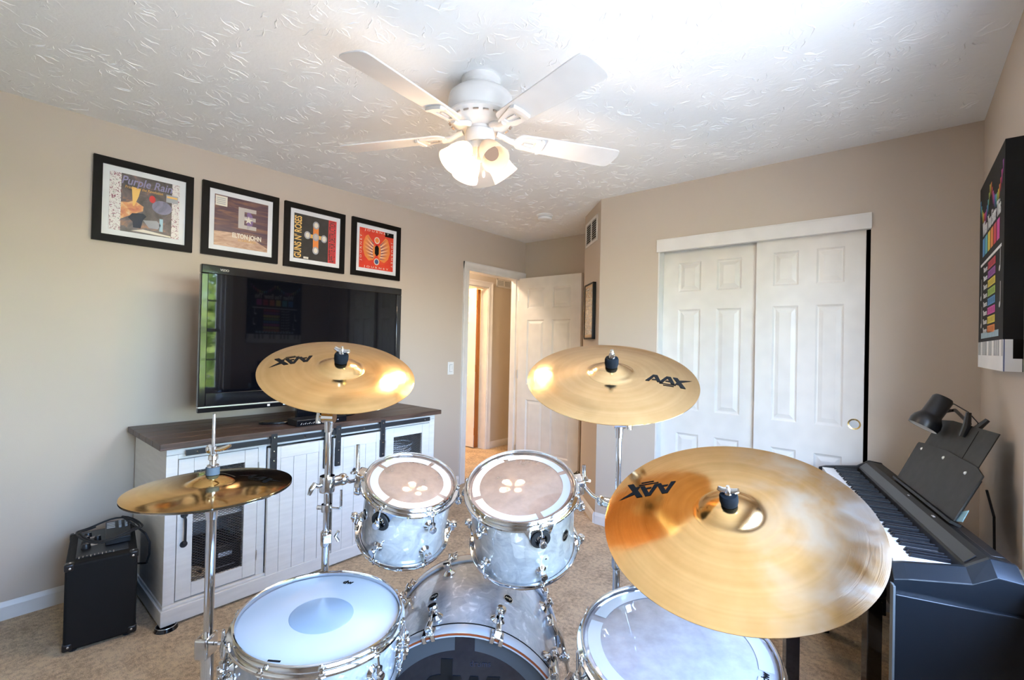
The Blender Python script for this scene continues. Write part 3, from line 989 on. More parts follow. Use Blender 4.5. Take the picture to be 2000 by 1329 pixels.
M['art_street'] = art('cover_dusk', [(0.30, (0.03, 0.028, 0.03)), (0.46, (0.10, 0.085, 0.075)), (0.56, (0.16, 0.12, 0.12)), (0.66, (0.42, 0.20, 0.10)), (0.78, (0.62, 0.33, 0.18))], 9, 1.2)
M['art_haze'] = art('cover_blue_haze', [(0.3, (0.13, 0.12, 0.16)), (0.7, (0.34, 0.34, 0.52))], 12, 1.0)
M['art_floral'] = art('cover_floral', [(0.40, (0.25, 0.06, 0.10)), (0.46, (0.80, 0.76, 0.72)), (0.62, (0.80, 0.76, 0.72)), (0.66, (0.16, 0.18, 0.14))], 70, 1.5)
M['art_flame'] = art('cover_flame', [(0.3, (0.55, 0.14, 0.07)), (0.55, (0.78, 0.36, 0.14)), (0.7, (0.85, 0.62, 0.32))], 26, 1.0)
M['art_sky'] = art('cover_purple_sky', [(0.30, (0.055, 0.030, 0.060)), (0.48, (0.115, 0.060, 0.075)), (0.62, (0.26, 0.13, 0.085)), (0.72, (0.42, 0.24, 0.13))], 7, 0.6, (0.6, 5, 1))
M['art_sand'] = art('cover_sand', [(0.3, (0.36, 0.20, 0.13)), (0.7, (0.68, 0.47, 0.33))], 12, 1.2, (1, 3, 1))
M['art_dark'] = art('cover_charcoal', [(0.3, (0.030, 0.026, 0.022)), (0.7, (0.045, 0.040, 0.034))], 20, 0.3)
M['art_red'] = art('cover_red', [(0.25, (0.62, 0.030, 0.020)), (0.55, (0.76, 0.055, 0.022)), (0.8, (0.85, 0.16, 0.04))], 8, 0.5)
flat('ink_lilac', (0.30, 0.27, 0.44)); flat('ink_gold', (0.80, 0.45, 0.10)); flat('ink_yellow', (0.88, 0.55, 0.16)); flat('ink_red', (0.66, 0.05, 0.05))
flat('ink_cream', (0.80, 0.74, 0.62)); flat('ink_grey', (0.40, 0.40, 0.42)); flat('ink_silver', (0.55, 0.50, 0.46)); flat('ink_purple', (0.22, 0.13, 0.30)); flat('ink_navy', (0.06, 0.09, 0.22))
flat('ink_orange', (0.82, 0.26, 0.05)); flat('ink_green', (0.32, 0.38, 0.25)); flat('ink_pale_blue', (0.42, 0.60, 0.68))

# 1: dusk street sleeve with floral borders
r1 = framed_record(0.641, 2.036, 'framed record cover with dark street scene and white floral side borders')
cv = patch(r1, 'record_cover', rect(-S, -S, S, S), 'art_street')
patch(cv, 'floral_border', rect(-S, -S, -S + 0.047, S), 'art_floral', 0.0116, 0.0120)
patch(cv, 'floral_border', rect(S - 0.036, -S, S, S), 'art_floral', 0.0116, 0.0120)
patch(cv, 'glow', [(-0.106, -0.09), (-0.055, -0.055), (-0.012, -0.030), (-0.010, -0.005), (-0.050, 0.020), (-0.075, 0.005), (-0.106, 0.0)], 'art_flame', 0.0116, 0.0119)
patch(cv, 'haze', oval(0.072, 0.008, 0.045, 0.038), 'art_haze', 0.0116, 0.0119)
patch(cv, 'lit_window', [(-0.062, 0.092), (-0.024, 0.088), (-0.032, 0.045), (-0.050, -0.010), (-0.056, -0.010)], 'ink_yellow', 0.0119, 0.0121)
patch(cv, 'red_lamp', oval(0.028, 0.045, 0.014, 0.020), 'ink_red', 0.0119, 0.0121)
patch(cv, 'machine', [(-0.075, -0.075), (-0.058, -0.050), (-0.012, -0.042), (0.004, -0.055), (-0.012, -0.080), (-0.020, -0.125), (-0.052, -0.125), (-0.055, -0.095)], 'black_gloss', 0.0119, 0.0122)
patch(cv, 'machine', [(-0.010, -0.078), (0.050, -0.070), (0.070, -0.090), (0.055, -0.115), (0.015, -0.115)], 'ink_grey', 0.0119, 0.0122)
patch(cv, 'pillar', rect(0.062, -0.125, 0.078, -0.055), 'ink_pale_blue', 0.0119, 0.0122)
patch(cv, 'sidewalk', [(-0.01, -0.128), (0.115, -0.143), (0.115, -0.150), (-0.06, -0.143)], 'ink_cream', 0.0119, 0.0122)
patch(cv, 'sticker', rect(0.090, 0.045, 0.145, 0.088), 'ink_grey', 0.0124, 0.0128)
patch(cv, 'sticker_band', rect(0.093, 0.070, 0.142, 0.080), 'ink_yellow', 0.0129, 0.0131)
lettering('title_lettering', 'Purple Rain', 'ink_lilac', cv, TT((0.004, 0.118, 0.0124)), 0.060, width=0.222, shear=0.25, bold=0.0008)
lettering('title_lettering', 'Prince and the Revolution', 'ink_gold', cv, TT((-0.008, 0.085, 0.0124)), 0.022, width=0.165, shear=0.2)

# 2: purple desert sky with a large E
r2 = framed_record(1.123, 2.041, 'framed purple and brown record cover with a large silver letter E')
cv = patch(r2, 'record_cover', rect(-S, -S, S, S), 'art_sky')
patch(cv, 'sand', [(-S, -S), (S, -S), (S, -0.13), (0.05, -0.075), (-0.02, -0.062), (-S, -0.068)], 'art_sand', 0.0116, 0.0119)
lettering('letter', 'E', 'ink_silver', cv, TT((0.025, 0.030, 0.0122)), 0.180, width=0.105, bold=0.004)
patch(cv, 'arch', [(0.028 + 0.036 * cos(R(a)) * (1.0), 0.030 + 0.056 * sin(R(a))) for a in range(-90, 91, 15)], 'ink_purple', 0.0124, 0.0128)
star = []
for i in range(10):
    rr = 0.027 if i % 2 == 0 else 0.010
    star.append((0.037 + rr * cos(R(90 + 36 * i)), 0.030 + rr * sin(R(90 + 36 * i))))
patch(cv, 'star', star, 'ink_cream', 0.0130, 0.0134)
patch(cv, 'sticker', rect(-S + 0.004, S - 0.066, -S + 0.068, S - 0.006), 'ink_cream', 0.0122, 0.0126)
for i in range(4): patch(cv, 'sticker_line', rect(-S + 0.010, S - 0.022 - 0.011 * i, -S + 0.058, S - 0.018 - 0.011 * i), 'ink_grey', 0.0127, 0.0128)
lettering('name_lettering', 'ELTON JOHN', 'ink_cream', cv, TT((0.030, -0.078, 0.0124)), 0.040, width=0.168, bold=0.0012)
lettering('title_lettering', 'DIAMONDS', 'ink_sand_text' if 'ink_sand_text' in M else 'ink_gold', cv, TT((0.030, -0.104, 0.0124)), 0.018, width=0.100, spacing=1.5)

# 3: charcoal sleeve with yellow and red upright lettering
r3 = framed_record(1.599, 2.037, 'framed charcoal record cover with yellow and red upright lettering')
cv = patch(r3, 'record_cover', rect(-S, -S, S, S), 'art_dark')
lettering('name_lettering', "GUNS N' ROSES", 'ink_yellow', cv, TT((-0.123, -0.006, 0.0122)) @ Matrix.Rotation(R(90), 4, 'Z'), 0.066, width=0.285, bold=0.0012)
patch(cv, 'red_band', rect(S - 0.060, -S, S, S), 'ink_red', 0.0116, 0.0119)
lettering('title_lettering', 'APPETITE FOR DESTRUCTION', 'art_dark', cv, TT((0.124, 0.0, 0.0122)) @ Matrix.Rotation(R(90), 4, 'Z'), 0.066, width=0.295, bold=0.0006)
# generic emblem standing in for the printed picture: interlaced bars with five discs
patch(cv, 'emblem_bar', rect(-0.020, -0.080, 0.020, 0.098), 'ink_orange', 0.0117, 0.0120)
patch(cv, 'emblem_bar', rect(-0.070, 0.000, 0.066, 0.026), 'ink_gold', 0.0118, 0.0121)
for (ex, ey, c_) in ((0.0, 0.095, 'ink_cream'), (-0.060, 0.016, 'ink_cream'), (0.0, 0.012, 'ink_silver'), (0.060, 0.010, 'ink_cream'), (0.0, -0.082, 'ink_cream')):
    patch(cv, 'emblem_disc', oval(ex, ey, 0.023, 0.027, 16), 'ink_grey', 0.0122, 0.0125)
    patch(cv, 'emblem_disc', oval(ex, ey, 0.014, 0.018, 14), c_, 0.0126, 0.0129)
patch(cv, 'label_strip', rect(-0.085, -S + 0.004, -0.050, -S + 0.018), 'ink_cream', 0.0122, 0.0125)

# 4: red sleeve with spread wings
r4 = framed_record(2.094, 2.043, 'framed bright red record cover with a winged emblem')
cv = patch(r4, 'record_cover', rect(-S, -S, S, S), 'art_red')
for sgn in (-1, 1):
    patch(cv, 'wing_glow', [(sgn * x, y) for x, y in ((0.012, 0.022), (0.040, 0.060), (0.078, 0.108), (0.100, 0.095), (0.118, 0.045), (0.122, -0.01), (0.105, -0.060), (0.070, -0.092), (0.030, -0.080), (0.012, -0.045))], 'ink_orange', 0.0116, 0.0119)
    for i in range(11):
        t_ = i / 10
        a_ = R(68 - 128 * t_)
        x0_, y0_ = 0.030 + 0.008 * sin(pi * t_), 0.040 - 0.105 * t_
        x1_, y1_ = 0.050 + 0.062 * sin(pi * (0.22 + 0.62 * t_)), 0.098 - 0.165 * t_
        dx_, dy_ = x1_ - x0_, y1_ - y0_
        l_ = hypot(dx_, dy_); nx, ny = -dy_ / l_ * 0.0035, dx_ / l_ * 0.0035
        patch(cv, 'wing_feather', [(sgn * (x0_ + nx), y0_ + ny), (sgn * (x1_), y1_), (sgn * (x0_ - nx), y0_ - ny)], 'ink_navy' if i % 2 == 0 else 'ink_cream', 0.0120, 0.0123)
patch(cv, 'gem', [(0, 0.040), (0.018, 0.020), (0.018, -0.030), (0, -0.050), (-0.018, -0.030), (-0.018, 0.020)], 'frame_black', 0.0124, 0.0128)
patch(cv, 'disc_ring', oval(0.0, 0.075, 0.024, 0.026), 'ink_cream', 0.0120, 0.0123)
patch(cv, 'disc', oval(0.0, 0.075, 0.018, 0.020), 'ink_orange', 0.0124, 0.0126)
patch(cv, 'disc_ring', oval(0.0, -0.092, 0.024, 0.026), 'ink_cream', 0.0120, 0.0123)
patch(cv, 'disc', oval(0.0, -0.092, 0.017, 0.019), 'ink_navy', 0.0124, 0.0126)
patch(cv, 'label_strip', rect(0.072, 0.118, S, S), 'frame_black', 0.0124, 0.0127)
for (tx, ty, rz) in ((0, 0.140, 0), (0, -0.140, 0), (-0.140, 0, 90), (0.140, -0.02, -90)):
    lettering('border_lettering', 'JOURNEY', 'ink_cream', cv, TT((tx, ty, 0.0122)) @ Matrix.Rotation(R(rz), 4, 'Z'), 0.020, width=0.22 if rz == 0 else 0.20, spacing=1.6)

# ---- canvas print on the right wall (front faces -x)
cxm = 0.243
can = thing('canvas_print', 'black canvas print with rainbow words and a white piano-key border on the right wall', 'picture', mtx=axes((XR - 0.001, 2.405, 1.645), (0, -1, 0), (0, 0, 1), (-1, 0, 0)))
cw, c_h, cd = 0.61, 0.73, 0.044
patch(can, 'canvas', rect(-cw / 2, -c_h / 2, cw / 2, c_h / 2), 'black_matte', 0.0, cd)
kz0, kz1 = -c_h / 2 - 0.0005, -c_h / 2 + 0.100
MB().box(-cw / 2 - 0.0006, kz0, -0.0, cw / 2 + 0.0006, kz1, cd + 0.0006).build('key_border', 'paper_white', can)
for i in range(15):
    if i % 7 in (2, 6): continue
    x_ = -cw / 2 + 0.02 + i * 0.0415
    MB().box(x_, kz1 - 0.052, cd, min(x_ + 0.022, cw / 2), kz1 - 0.0005, cd + 0.0016).build('printed_key', 'grey_panel', can)
MB().box(cw / 2 - 0.0002, kz0, 0.0005, cw / 2 + 0.001, kz1 - 0.002, 0.002).build('printed_line', 'logo_black', can)
MB().box(cw / 2, kz1 - 0.06, -0.0002, cw / 2 + 0.0012, kz1, 0.022).build('printed_key', 'logo_black', can)
MB().box(cw / 2, kz0, 0.040, cw / 2 + 0.001, kz1, 0.0425).build('printed_line', 'ink_navy', can)
RB = [('r_red', (0.62, 0.03, 0.05)), ('r_orange', (0.80, 0.24, 0.04)), ('r_yellow', (0.78, 0.62, 0.05)), ('r_green', (0.36, 0.52, 0.08)), ('r_teal', (0.10, 0.48, 0.55)), ('r_blue', (0.06, 0.28, 0.60)), ('r_purple', (0.32, 0.06, 0.38)), ('r_pink', (0.66, 0.06, 0.36))]
for n_, c_ in RB: flat(n_, c_)
order = [5, 4, 3, 2, 1, 0, 7, 6]
zf = cd + 0.0004
for i in range(24):                            # bunting: two swags of small pennants
    t_ = (i % 12) / 11
    x_ = -cw / 2 + 0.03 + (i // 12) * 0.29 + t_ * 0.26
    y_ = c_h / 2 - 0.055 - 0.075 * (1 - (2 * t_ - 1) ** 2) - 0.0
    patch(can, 'pennant', [(x_ - 0.010, y_), (x_ + 0.010, y_), (x_, y_ - 0.045)], RB[order[i % 8]][0], zf, zf + 0.0004)
lettering('heading_lettering', 'When You Enter This', 'paper_white', can, TT((0.015, 0.175, zf)), 0.075, width=0.44, bold=0.001)
for i, (n_, k_) in enumerate((('r_blue', 0), ('r_teal', 1), ('r_yellow', 2), ('r_orange', 3), ('r_red', 4), ('r_pink', 5))):
    x_ = -0.20 + i * 0.072
    patch(can, 'heading_letter', rect(x_, 0.070, x_ + 0.056, 0.140), n_, zf, zf + 0.0004)
patch(can, 'rule', rect(-0.25, 0.036, 0.26, 0.046), 'paper_white', zf, zf + 0.0004)
for i, n_ in enumerate(('r_red', 'r_purple', 'r_yellow', 'r_green', 'r_blue', 'r_pink', 'r_yellow', 'r_orange')):
    y_ = 0.012 - i * 0.0335
    lettering('line_lettering', 'You are', 'paper_white', can, TT((-0.115, y_, zf)), 0.030, width=0.10)
    patch(can, 'line_word', rect(-0.045, y_ - 0.012, 0.135, y_ + 0.014), n_, zf, zf + 0.0004)
    for q in range(6): patch(can, 'word_stroke', rect(-0.035 + q * 0.028, y_ - 0.008, -0.030 + q * 0.028, y_ + 0.010), 'black_matte', zf + 0.0005, zf + 0.0007)
for i in range(13): patch(can, 'footer_stroke', rect(-0.215 + i * 0.034, -0.252, -0.190 + i * 0.034, -0.230), 'ink_pale_blue', zf, zf + 0.0004)
for (nx, ny, sg) in ((-0.235, -0.06, 1), (-0.22, -0.17, 1), (0.225, 0.0, 1), (0.235, -0.12, 1)):
    patch(can, 'printed_note', oval(nx, ny - 0.03, 0.013, 0.009, 12, 0.4) , 'paper_white', zf, zf + 0.0004)
    patch(can, 'printed_note', rect(nx + 0.009, ny - 0.03, nx + 0.013, ny + 0.045), 'paper_white', zf, zf + 0.0004)
# ================================================================== media console (front faces +x; local x = depth from the wall, y along the wall)
KX0, KX1 = -3.150, -2.570                     # back, front plane of the carcass
KY0, KY1 = 0.622, 2.212
con = thing('media_console', 'white farmhouse media console with sliding barn doors and dark plank top', 'console', (-2.86, 1.417, 0))
con_inv = Matrix.Translation((2.86, -1.417, 0))
def kb(name, mat, boxes, bevel=0.0015, parent=con):
    bb = MB()
    for q in boxes:
        bb.box(*q, mtx=con_inv)
    return bb.build(name, mat, parent, bevel=bevel, smooth=False)
ZB, ZT = 0.095, 0.815
kb('side_panel', 'white_wood', [(KX0, KY0 + 0.001, ZB, KX1 - 0.0205, KY0 + 0.022, ZT)])
kb('side_panel', 'white_wood', [(KX0, KY1 - 0.022, ZB, KX1 - 0.0205, KY1 - 0.001, ZT)])
kb('back_panel', 'white_wood', [(KX0, KY0 + 0.022, ZB, KX0 + 0.008, KY1 - 0.022, ZT)])
kb('bottom_panel', 'white_wood', [(KX0 + 0.008, KY0 + 0.022, ZB, KX1 - 0.02, KY1 - 0.022, ZB + 0.02)])
for y_ in (1.040, 1.785): kb('divider', 'white_wood', [(KX0 + 0.008, y_ - 0.01, ZB + 0.02, KX1 - 0.022, y_ + 0.01, ZT - 0.01)])
kb('shelf', 'white_wood', [(KX0 + 0.008, KY0 + 0.022, 0.43, KX1 - 0.05, 1.03, 0.448)])
kb('shelf', 'white_wood', [(KX0 + 0.008, 1.795, 0.43, KX1 - 0.05, KY1 - 0.022, 0.448)])
# face frame
kb('face_stile', 'white_wood', [(KX1 - 0.02, KY0, ZB, KX1, KY0 + 0.0455, ZT - 0.0335)])
kb('face_stile', 'white_wood', [(KX1 - 0.02, KY1 - 0.0455, ZB, KX1, KY1, ZT - 0.0335)])
kb('face_stile', 'white_wood', [(KX1 - 0.02, 1.020, ZB, KX1, 1.060, 0.76)])
kb('face_stile', 'white_wood', [(KX1 - 0.02, 1.760, ZB, KX1, 1.800, 0.76)])
kb('face_rail', 'white_wood', [(KX1 - 0.02, KY0, ZT - 0.032, KX1 + 0.002, KY1, ZT)])
kb('face_rail', 'white_wood', [(KX1 - 0.02, KY0 + 0.046, 0.760, KX1, KY1 - 0.046, ZT - 0.033)])
# plinth: sloping-backed skirting with bracket feet
bb = MB()
bb.prism([(KX0, KY0 - 0.012), (KX1 + 0.026, KY0 - 0.012), (KX1 + 0.026, KY1 + 0.012), (KX0, KY1 + 0.012)], 0.012, ZB - 0.012, con_inv)
bb.prism([(KX0, KY0 - 0.004), (KX1 + 0.014, KY0 - 0.004), (KX1 + 0.014, KY1 + 0.004), (KX0, KY1 + 0.004)], ZB - 0.012, ZB, con_inv)
bb.build('plinth', 'white_wood', con, bevel=0.003, smooth=False)
# plank top
for i in range(5):
    xa_ = KX0 + i * (KX1 + 0.036 - KX0) / 5; xb_ = KX0 + (i + 1) * (KX1 + 0.036 - KX0) / 5
    kb('top_plank', 'dark_plank', [(xa_ + 0.0006, KY0 - 0.034, ZT, xb_ - 0.0006, KY1 + 0.034, ZT + 0.030 - (0.0006 if i % 2 else 0))], 0.003)
# mesh doors
def wire_mesh(y0_, y1_, z0_, z1_, x_):
    bb = MB()
    st = 0.0125
    w_, h_ = y1_ - y0_, z1_ - z0_
    def clip(c, sgn):
        # line z = z0 + sgn*0.62*(y-y0) + c
        pts = []
        k = 0.62 * sgn
        for y_ in (y0_, y1_):
            z_ = z0_ + k * (y_ - y0_) + c
            if z0_ <= z_ <= z1_: pts.append((y_, z_))
        for z_ in (z0_, z1_):
            y_ = y0_ + (z_ - z0_ - c) / k
            if y0_ < y_ < y1_: pts.append((y_, z_))
        return pts[:2] if len(pts) >= 2 else None
    n_ = int((h_ + 0.62 * w_) / st) + 1
    for sgn, xo in ((1, 0.0), (-1, 0.0012)):
        for i in range(n_):
            c = -0.62 * w_ + i * st if sgn > 0 else i * st
            s_ = clip(c, sgn)
            if s_:
                (ya_, za_), (yb_, zb_) = s_
                bb.cyl((x_ + xo, ya_, za_), (x_ + xo, yb_, zb_), 0.0011, 4, cap=False)
    return bb
def mesh_door(y0_, y1_, handle_side):
    z0_, z1_ = 0.102, 0.757
    xf = KX1 + 0.002
    st = 0.062
    d_ = kb('door', 'white_wood', [(KX1 - 0.018, y0_, z0_, xf, y0_ + st, z1_)])
    def sub(name, mat, *q, bev=0.0012): return kb(name, mat, list(q), bev, d_)
    sub('stile', 'white_wood', (KX1 - 0.018, y1_ - st, z0_, xf, y1_, z1_))
    sub('rail', 'white_wood', (KX1 - 0.018, y0_ + st + 0.0008, z0_, xf - 0.001, y1_ - st - 0.0008, z0_ + 0.062))
    sub('rail', 'white_wood', (KX1 - 0.018, y0_ + st + 0.0008, z1_ - 0.062, xf - 0.001, y1_ - st - 0.0008, z1_))
    wm = wire_mesh(y0_ + st, y1_ - st, z0_ + 0.062, z1_ - 0.062, KX1 - 0.009)
    wo = wm.build('wire_mesh', 'wire_dark', d_); wo.matrix_local = con_inv
    # pull handle with paddle ends
    hy = y0_ + 0.028 if handle_side < 0 else y1_ - 0.028
    hb = MB()
    hb.tube([(xf, hy, 0.492), (xf + 0.020, hy, 0.478), (xf + 0.022, hy, 0.425), (xf + 0.020, hy, 0.375), (xf, hy, 0.360)], [0.006, 0.006, 0.0055, 0.006, 0.006], 8)
    for z_ in (0.496, 0.358): hb.lathe([(0, 0.004), (0.012, 0.004), (0.016, 0.0), (0.016, -0.001)], 16, axes((xf + 0.001, hy, z_), (0, 1, 0), (0, 0, 1), (1, 0, 0)))
    ho = hb.build('handle', 'black_iron', d_); ho.matrix_local = con_inv
    for z_ in (0.20, 0.66):
        yy = y1_ + 0.002 if handle_side < 0 else y0_ - 0.002
        hg = MB().cyl((xf, yy, z_ - 0.025), (xf, yy, z_ + 0.025), 0.004, 8)
        o_ = hg.build('hinge', 'silver', d_); o_.matrix_local = con_inv
    return d_
mesh_door(KY0 + 0.048, 1.018, -1)
mesh_door(1.802, KY1 - 0.048, 1)
# sliding barn doors of upright boards
def barn_door(y0_, y1_):
    z0_, z1_ = 0.075, 0.752
    xa_, xb_ = KX1 + 0.006, KX1 + 0.024
    d_ = kb('barn_door', 'white_wood', [(xa_, y0_, z0_, xb_ - 0.006, y1_, z1_)])
    fr_ = 0.062
    n_ = 3
    w_ = (y1_ - y0_ - 2 * fr_) / n_
    for i in range(n_):
        kb('board', 'white_wood', [(xb_ - 0.006, y0_ + fr_ + i * w_ + 0.0014, z0_ + 0.004, xb_ - 0.0015, y0_ + fr_ + (i + 1) * w_ - 0.0014, z1_ - fr_ - 0.001)], 0.0012, d_)
    for q in ((xb_ - 0.006, y0_, z0_, xb_, y0_ + fr_ - 0.0006, z1_), (xb_ - 0.006, y1_ - fr_ + 0.0006, z0_, xb_, y1_, z1_)):
        kb('stile', 'white_wood', [q], 0.0012, d_)
    kb('rail', 'white_wood', [(xb_ - 0.006, y0_ + fr_, z1_ - fr_, xb_ - 0.0004, y1_ - fr_, z1_)], 0.0012, d_)
    for hy in (y0_ + 0.022, y1_ - 0.022):
        hz0 = 0.590
        bb = MB()
        bb.box(xb_ + 0.010, hy - 0.016, 0.70, xb_ + 0.014, hy + 0.016, 0.826)
        bb.box(xb_, hy - 0.016, hz0, xb_ + 0.014, hy + 0.016, 0.70)
        bb.box(xb_ - 0.002, hy - 0.016, 0.822, xb_ + 0.014, hy + 0.016, 0.828)
        o_ = bb.build('hanger_strap', 'black_iron', d_, bevel=0.002, smooth=False); o_.matrix_local = con_inv
        wh = MB().lathe([(0, -0.006), (0.016, -0.006), (0.014, 0.0), (0.016, 0.006), (0, 0.006)], 24, axes((xb_ + 0.002, hy - 0.004, 0.808), (0, 1, 0), (0, 0, 1), (1, 0, 0)))
        w_o = wh.build('roller', 'black_iron', d_); w_o.matrix_local = con_inv
        for z_ in (0.808, 0.735, 0.685, 0.610):
            bo = MB().lathe([(0, 0.003), (0.0045, 0.0022), (0.0055, 0)], 10, axes((xb_ + 0.014, hy, z_), (0, 1, 0), (0, 0, 1), (1, 0, 0)))
            b_o = bo.build('bolt', 'dark_chrome', d_); b_o.matrix_local = con_inv
    # recessed cup pull
    py = (y0_ + y1_) / 2
    return d_
barn_door(1.062, 1.400)
bd2 = barn_door(1.428, 1.778)
hb = MB().lathe([(0, 0.002), (0.012, 0.004), (0.014, 0.016), (0.008, 0.024), (0, 0.026)], 16, axes((KX1 + 0.024, 1.563, 0.545), (0, 1, 0), (0, 0, 1), (1, 0, 0)))
o_ = hb.build('knob', 'black_iron', bd2); o_.matrix_local = con_inv
bb = MB().box(KX1 + 0.0255, 0.690, 0.777, KX1 + 0.0315, 2.145, 0.804)
o_ = bb.build('slide_rail', 'black_iron', con, bevel=0.001, smooth=False); o_.matrix_local = con_inv
for y_ in (0.735, 1.25, 1.62, 2.10):
    bo = MB().cyl((KX1, y_, 0.790), (KX1 + 0.026, y_, 0.790), 0.007, 10)
    o_ = bo.build('rail_spacer', 'black_iron', con); o_.matrix_local = con_inv
    bo = MB().lathe([(0, 0.002), (0.005, 0.0015), (0.006, 0)], 10, axes((KX1 + 0.0315, y_, 0.790), (0, 1, 0), (0, 0, 1), (1, 0, 0)))
    o_ = bo.build('bolt', 'dark_chrome', con); o_.matrix_local = con_inv

# caster cup under the near corner of the console
cup = thing('caster_cup', 'black round furniture cup on the carpet under the console corner', 'caster cup', (KX1 + 0.02, KY0 + 0.012, 0))
MB().lathe([(0, 0.004), (0.030, 0.004), (0.034, 0.016), (0.040, 0.016), (0.046, 0.0), (0, 0.0)], 36).build('cup', 'black_gloss', cup)
MB().ring([(0.0385, 0.0162), (0.041, 0.0162), (0.040, 0.018)], 36).build('rim', 'silver', cup)

# things stored behind the mesh
def coil(name, label, mat, c, r, n, rr, seed, flat_=0.25, cat='cable'):
    rnd = random.Random(seed)
    pts = []
    for i in range(n * 16):
        a = 2 * pi * i / 16
        k = i / (n * 16)
        pts.append((c[0] + (r[0] * (0.85 + 0.3 * rnd.random())) * cos(a) * 0.9, c[1] + r[1] * (0.85 + 0.25 * sin(a * 0.37 + seed)) * sin(a), c[2] + rr + k * r[2] + rr * rnd.random()))
    o = MB().tube(pts, rr, 6).build(name, mat)
    return tag(o, label, cat)
coil('cable_coil', 'tangle of white cables behind the left mesh door, upper shelf', 'cable_white', (-2.72, 0.84, 0.4485), (0.08, 0.13, 0.10), 7, 0.006, 2)
coil('cable_coil', 'tangle of white cables behind the right mesh door, upper shelf', 'cable_white', (-2.74, 2.00, 0.4485), (0.09, 0.13, 0.16), 10, 0.005, 5)
coil('cable_coil', 'brown cable bundle low behind the left mesh door', 'tan_paper', (-2.68, 0.77, 0.1155), (0.06, 0.05, 0.05), 4, 0.006, 8)
gb = thing('game_box', 'black electronics box behind the left mesh door, lower shelf', 'electronics', (-2.80, 0.90, 0.1155))
MB().box(-0.13, -0.085, 0, 0.12, 0.085, 0.14).build('case', 'black_plastic', gb, bevel=0.006)
MB().box(0.1205, -0.02, 0.082, 0.122, 0.045, 0.104).build('badge', 'cable_white', gb)
MB().box(0.1205, -0.06, 0.03, 0.122, 0.06, 0.034).build('seam', 'grey_panel', gb)

# ================================================================== television
TX, TY0, TY1, TZ0, TZ1 = -2.715, 0.782, 2.008, 0.945, 1.703
tv = thing('television', 'large black flat-screen television standing on the white media console', 'television', (TX - 0.05, (TY0 + TY1) / 2, ZT + 0.030))
tvi = Matrix.Translation((-(TX - 0.05), -(TY0 + TY1) / 2, -(ZT + 0.030)))
def tvb(name, mat, boxes, bevel=0.0, parent=tv, **k):
    bb = MB()
    for q in boxes: bb.box(*q, mtx=tvi)
    return bb.build(name, mat, parent, bevel=bevel, **k)
bz = 0.045
tvb('bezel', 'black_gloss', [(TX - 0.030, TY0, TZ1 - bz, TX, TY1, TZ1), (TX - 0.030, TY0, TZ0 + 0.028, TX, TY0 + bz - 0.012, TZ1 - bz), (TX - 0.030, TY1 - bz + 0.006, TZ0 + 0.028, TX, TY1, TZ1 - bz), (TX - 0.030, TY0 + bz - 0.012, TZ0 + 0.030, TX, TY1 - bz + 0.006, TZ0 + 0.100)], 0.004)
M['screen'] = simple('tv_screen', (0.0025, 0.0028, 0.0045), 0.03, spec=0.40, wear=0.0)
tvb('screen', 'screen', [(TX - 0.012, TY0 + bz - 0.013, TZ0 + 0.099, TX - 0.0045, TY1 - bz + 0.007, TZ1 - bz + 0.001)])
tvb('lower_trim', 'black_gloss', [(TX - 0.024, TY0, TZ0, TX - 0.002, TY1, TZ0 + 0.024)], 0.003)
tvb('silver_strip', 'silver', [(TX - 0.020, TY0 + 0.001, TZ0 + 0.024, TX + 0.0015, TY1 - 0.001, TZ0 + 0.031)], 0.001)
tvb('rear_case', 'black_plastic', [(TX - 0.085, TY0 + 0.06, TZ0 + 0.05, TX - 0.030, TY1 - 0.06, TZ1 - 0.06)], 0.02)
tvb('sticker', 'paper_white', [(TX - 0.0022, 1.118, TZ0 + 0.008, TX - 0.0012, 1.132, TZ0 + 0.019)])
tvb('sticker', 'paper_white', [(TX - 0.0022, 1.205, TZ0 + 0.007, TX - 0.0012, 1.240, TZ0 + 0.019)])
bb = MB(); bb.box(TX - 0.06, 1.30, ZT + 0.032, TX - 0.03, 1.49, TZ0 + 0.06, mtx=tvi)
bb.build('neck', 'black_gloss', tv, bevel=0.006)
bb = MB().prism(oval(TX - 0.05, 1.395, 0.085, 0.30, 40), ZT + 0.0302, ZT + 0.044, tvi)
bb.build('foot', 'black_gloss', tv, bevel=0.004)
lettering('maker_lettering', 'VIZIO', 'ink_silver', tv, tvi @ axes((TX + 0.0006, TY0 + 0.105, TZ1 - 0.022), (0, 1, 0), (0, 0, 1), (1, 0, 0)), 0.016)

# media player on the console in front of the television foot
sb = thing('media_player', 'slim black media player box in front of the television stand', 'electronics', (-2.638, 1.36, ZT + 0.030))
MB().box(-0.030, -0.15, 0, 0.085, 0.15, 0.036).build('case', 'black_plastic', sb, bevel=0.003)
MB().box(0.0853, -0.148, 0.004, 0.0862, 0.148, 0.032).build('front_panel', 'black_gloss', sb)
for q in range(8): MB().prism([(-0.130 + 0.012 * q, 0.010), (-0.127 + 0.012 * q, 0.010), (-0.121 + 0.012 * q, 0.019 - 0.004 * (q % 2)), (-0.124 + 0.012 * q, 0.019 - 0.004 * (q % 2))], 0, 0.0005, axes((0.0862, 0, 0), (0, 1, 0), (0, 0, 1), (1, 0, 0))).build('front_mark', 'ink_silver', sb)
for q in range(2): MB().box(0.0862, 0.075 + 0.014 * q, 0.014, 0.0868, 0.083 + 0.014 * q, 0.019).build('button', 'grey_panel', sb)
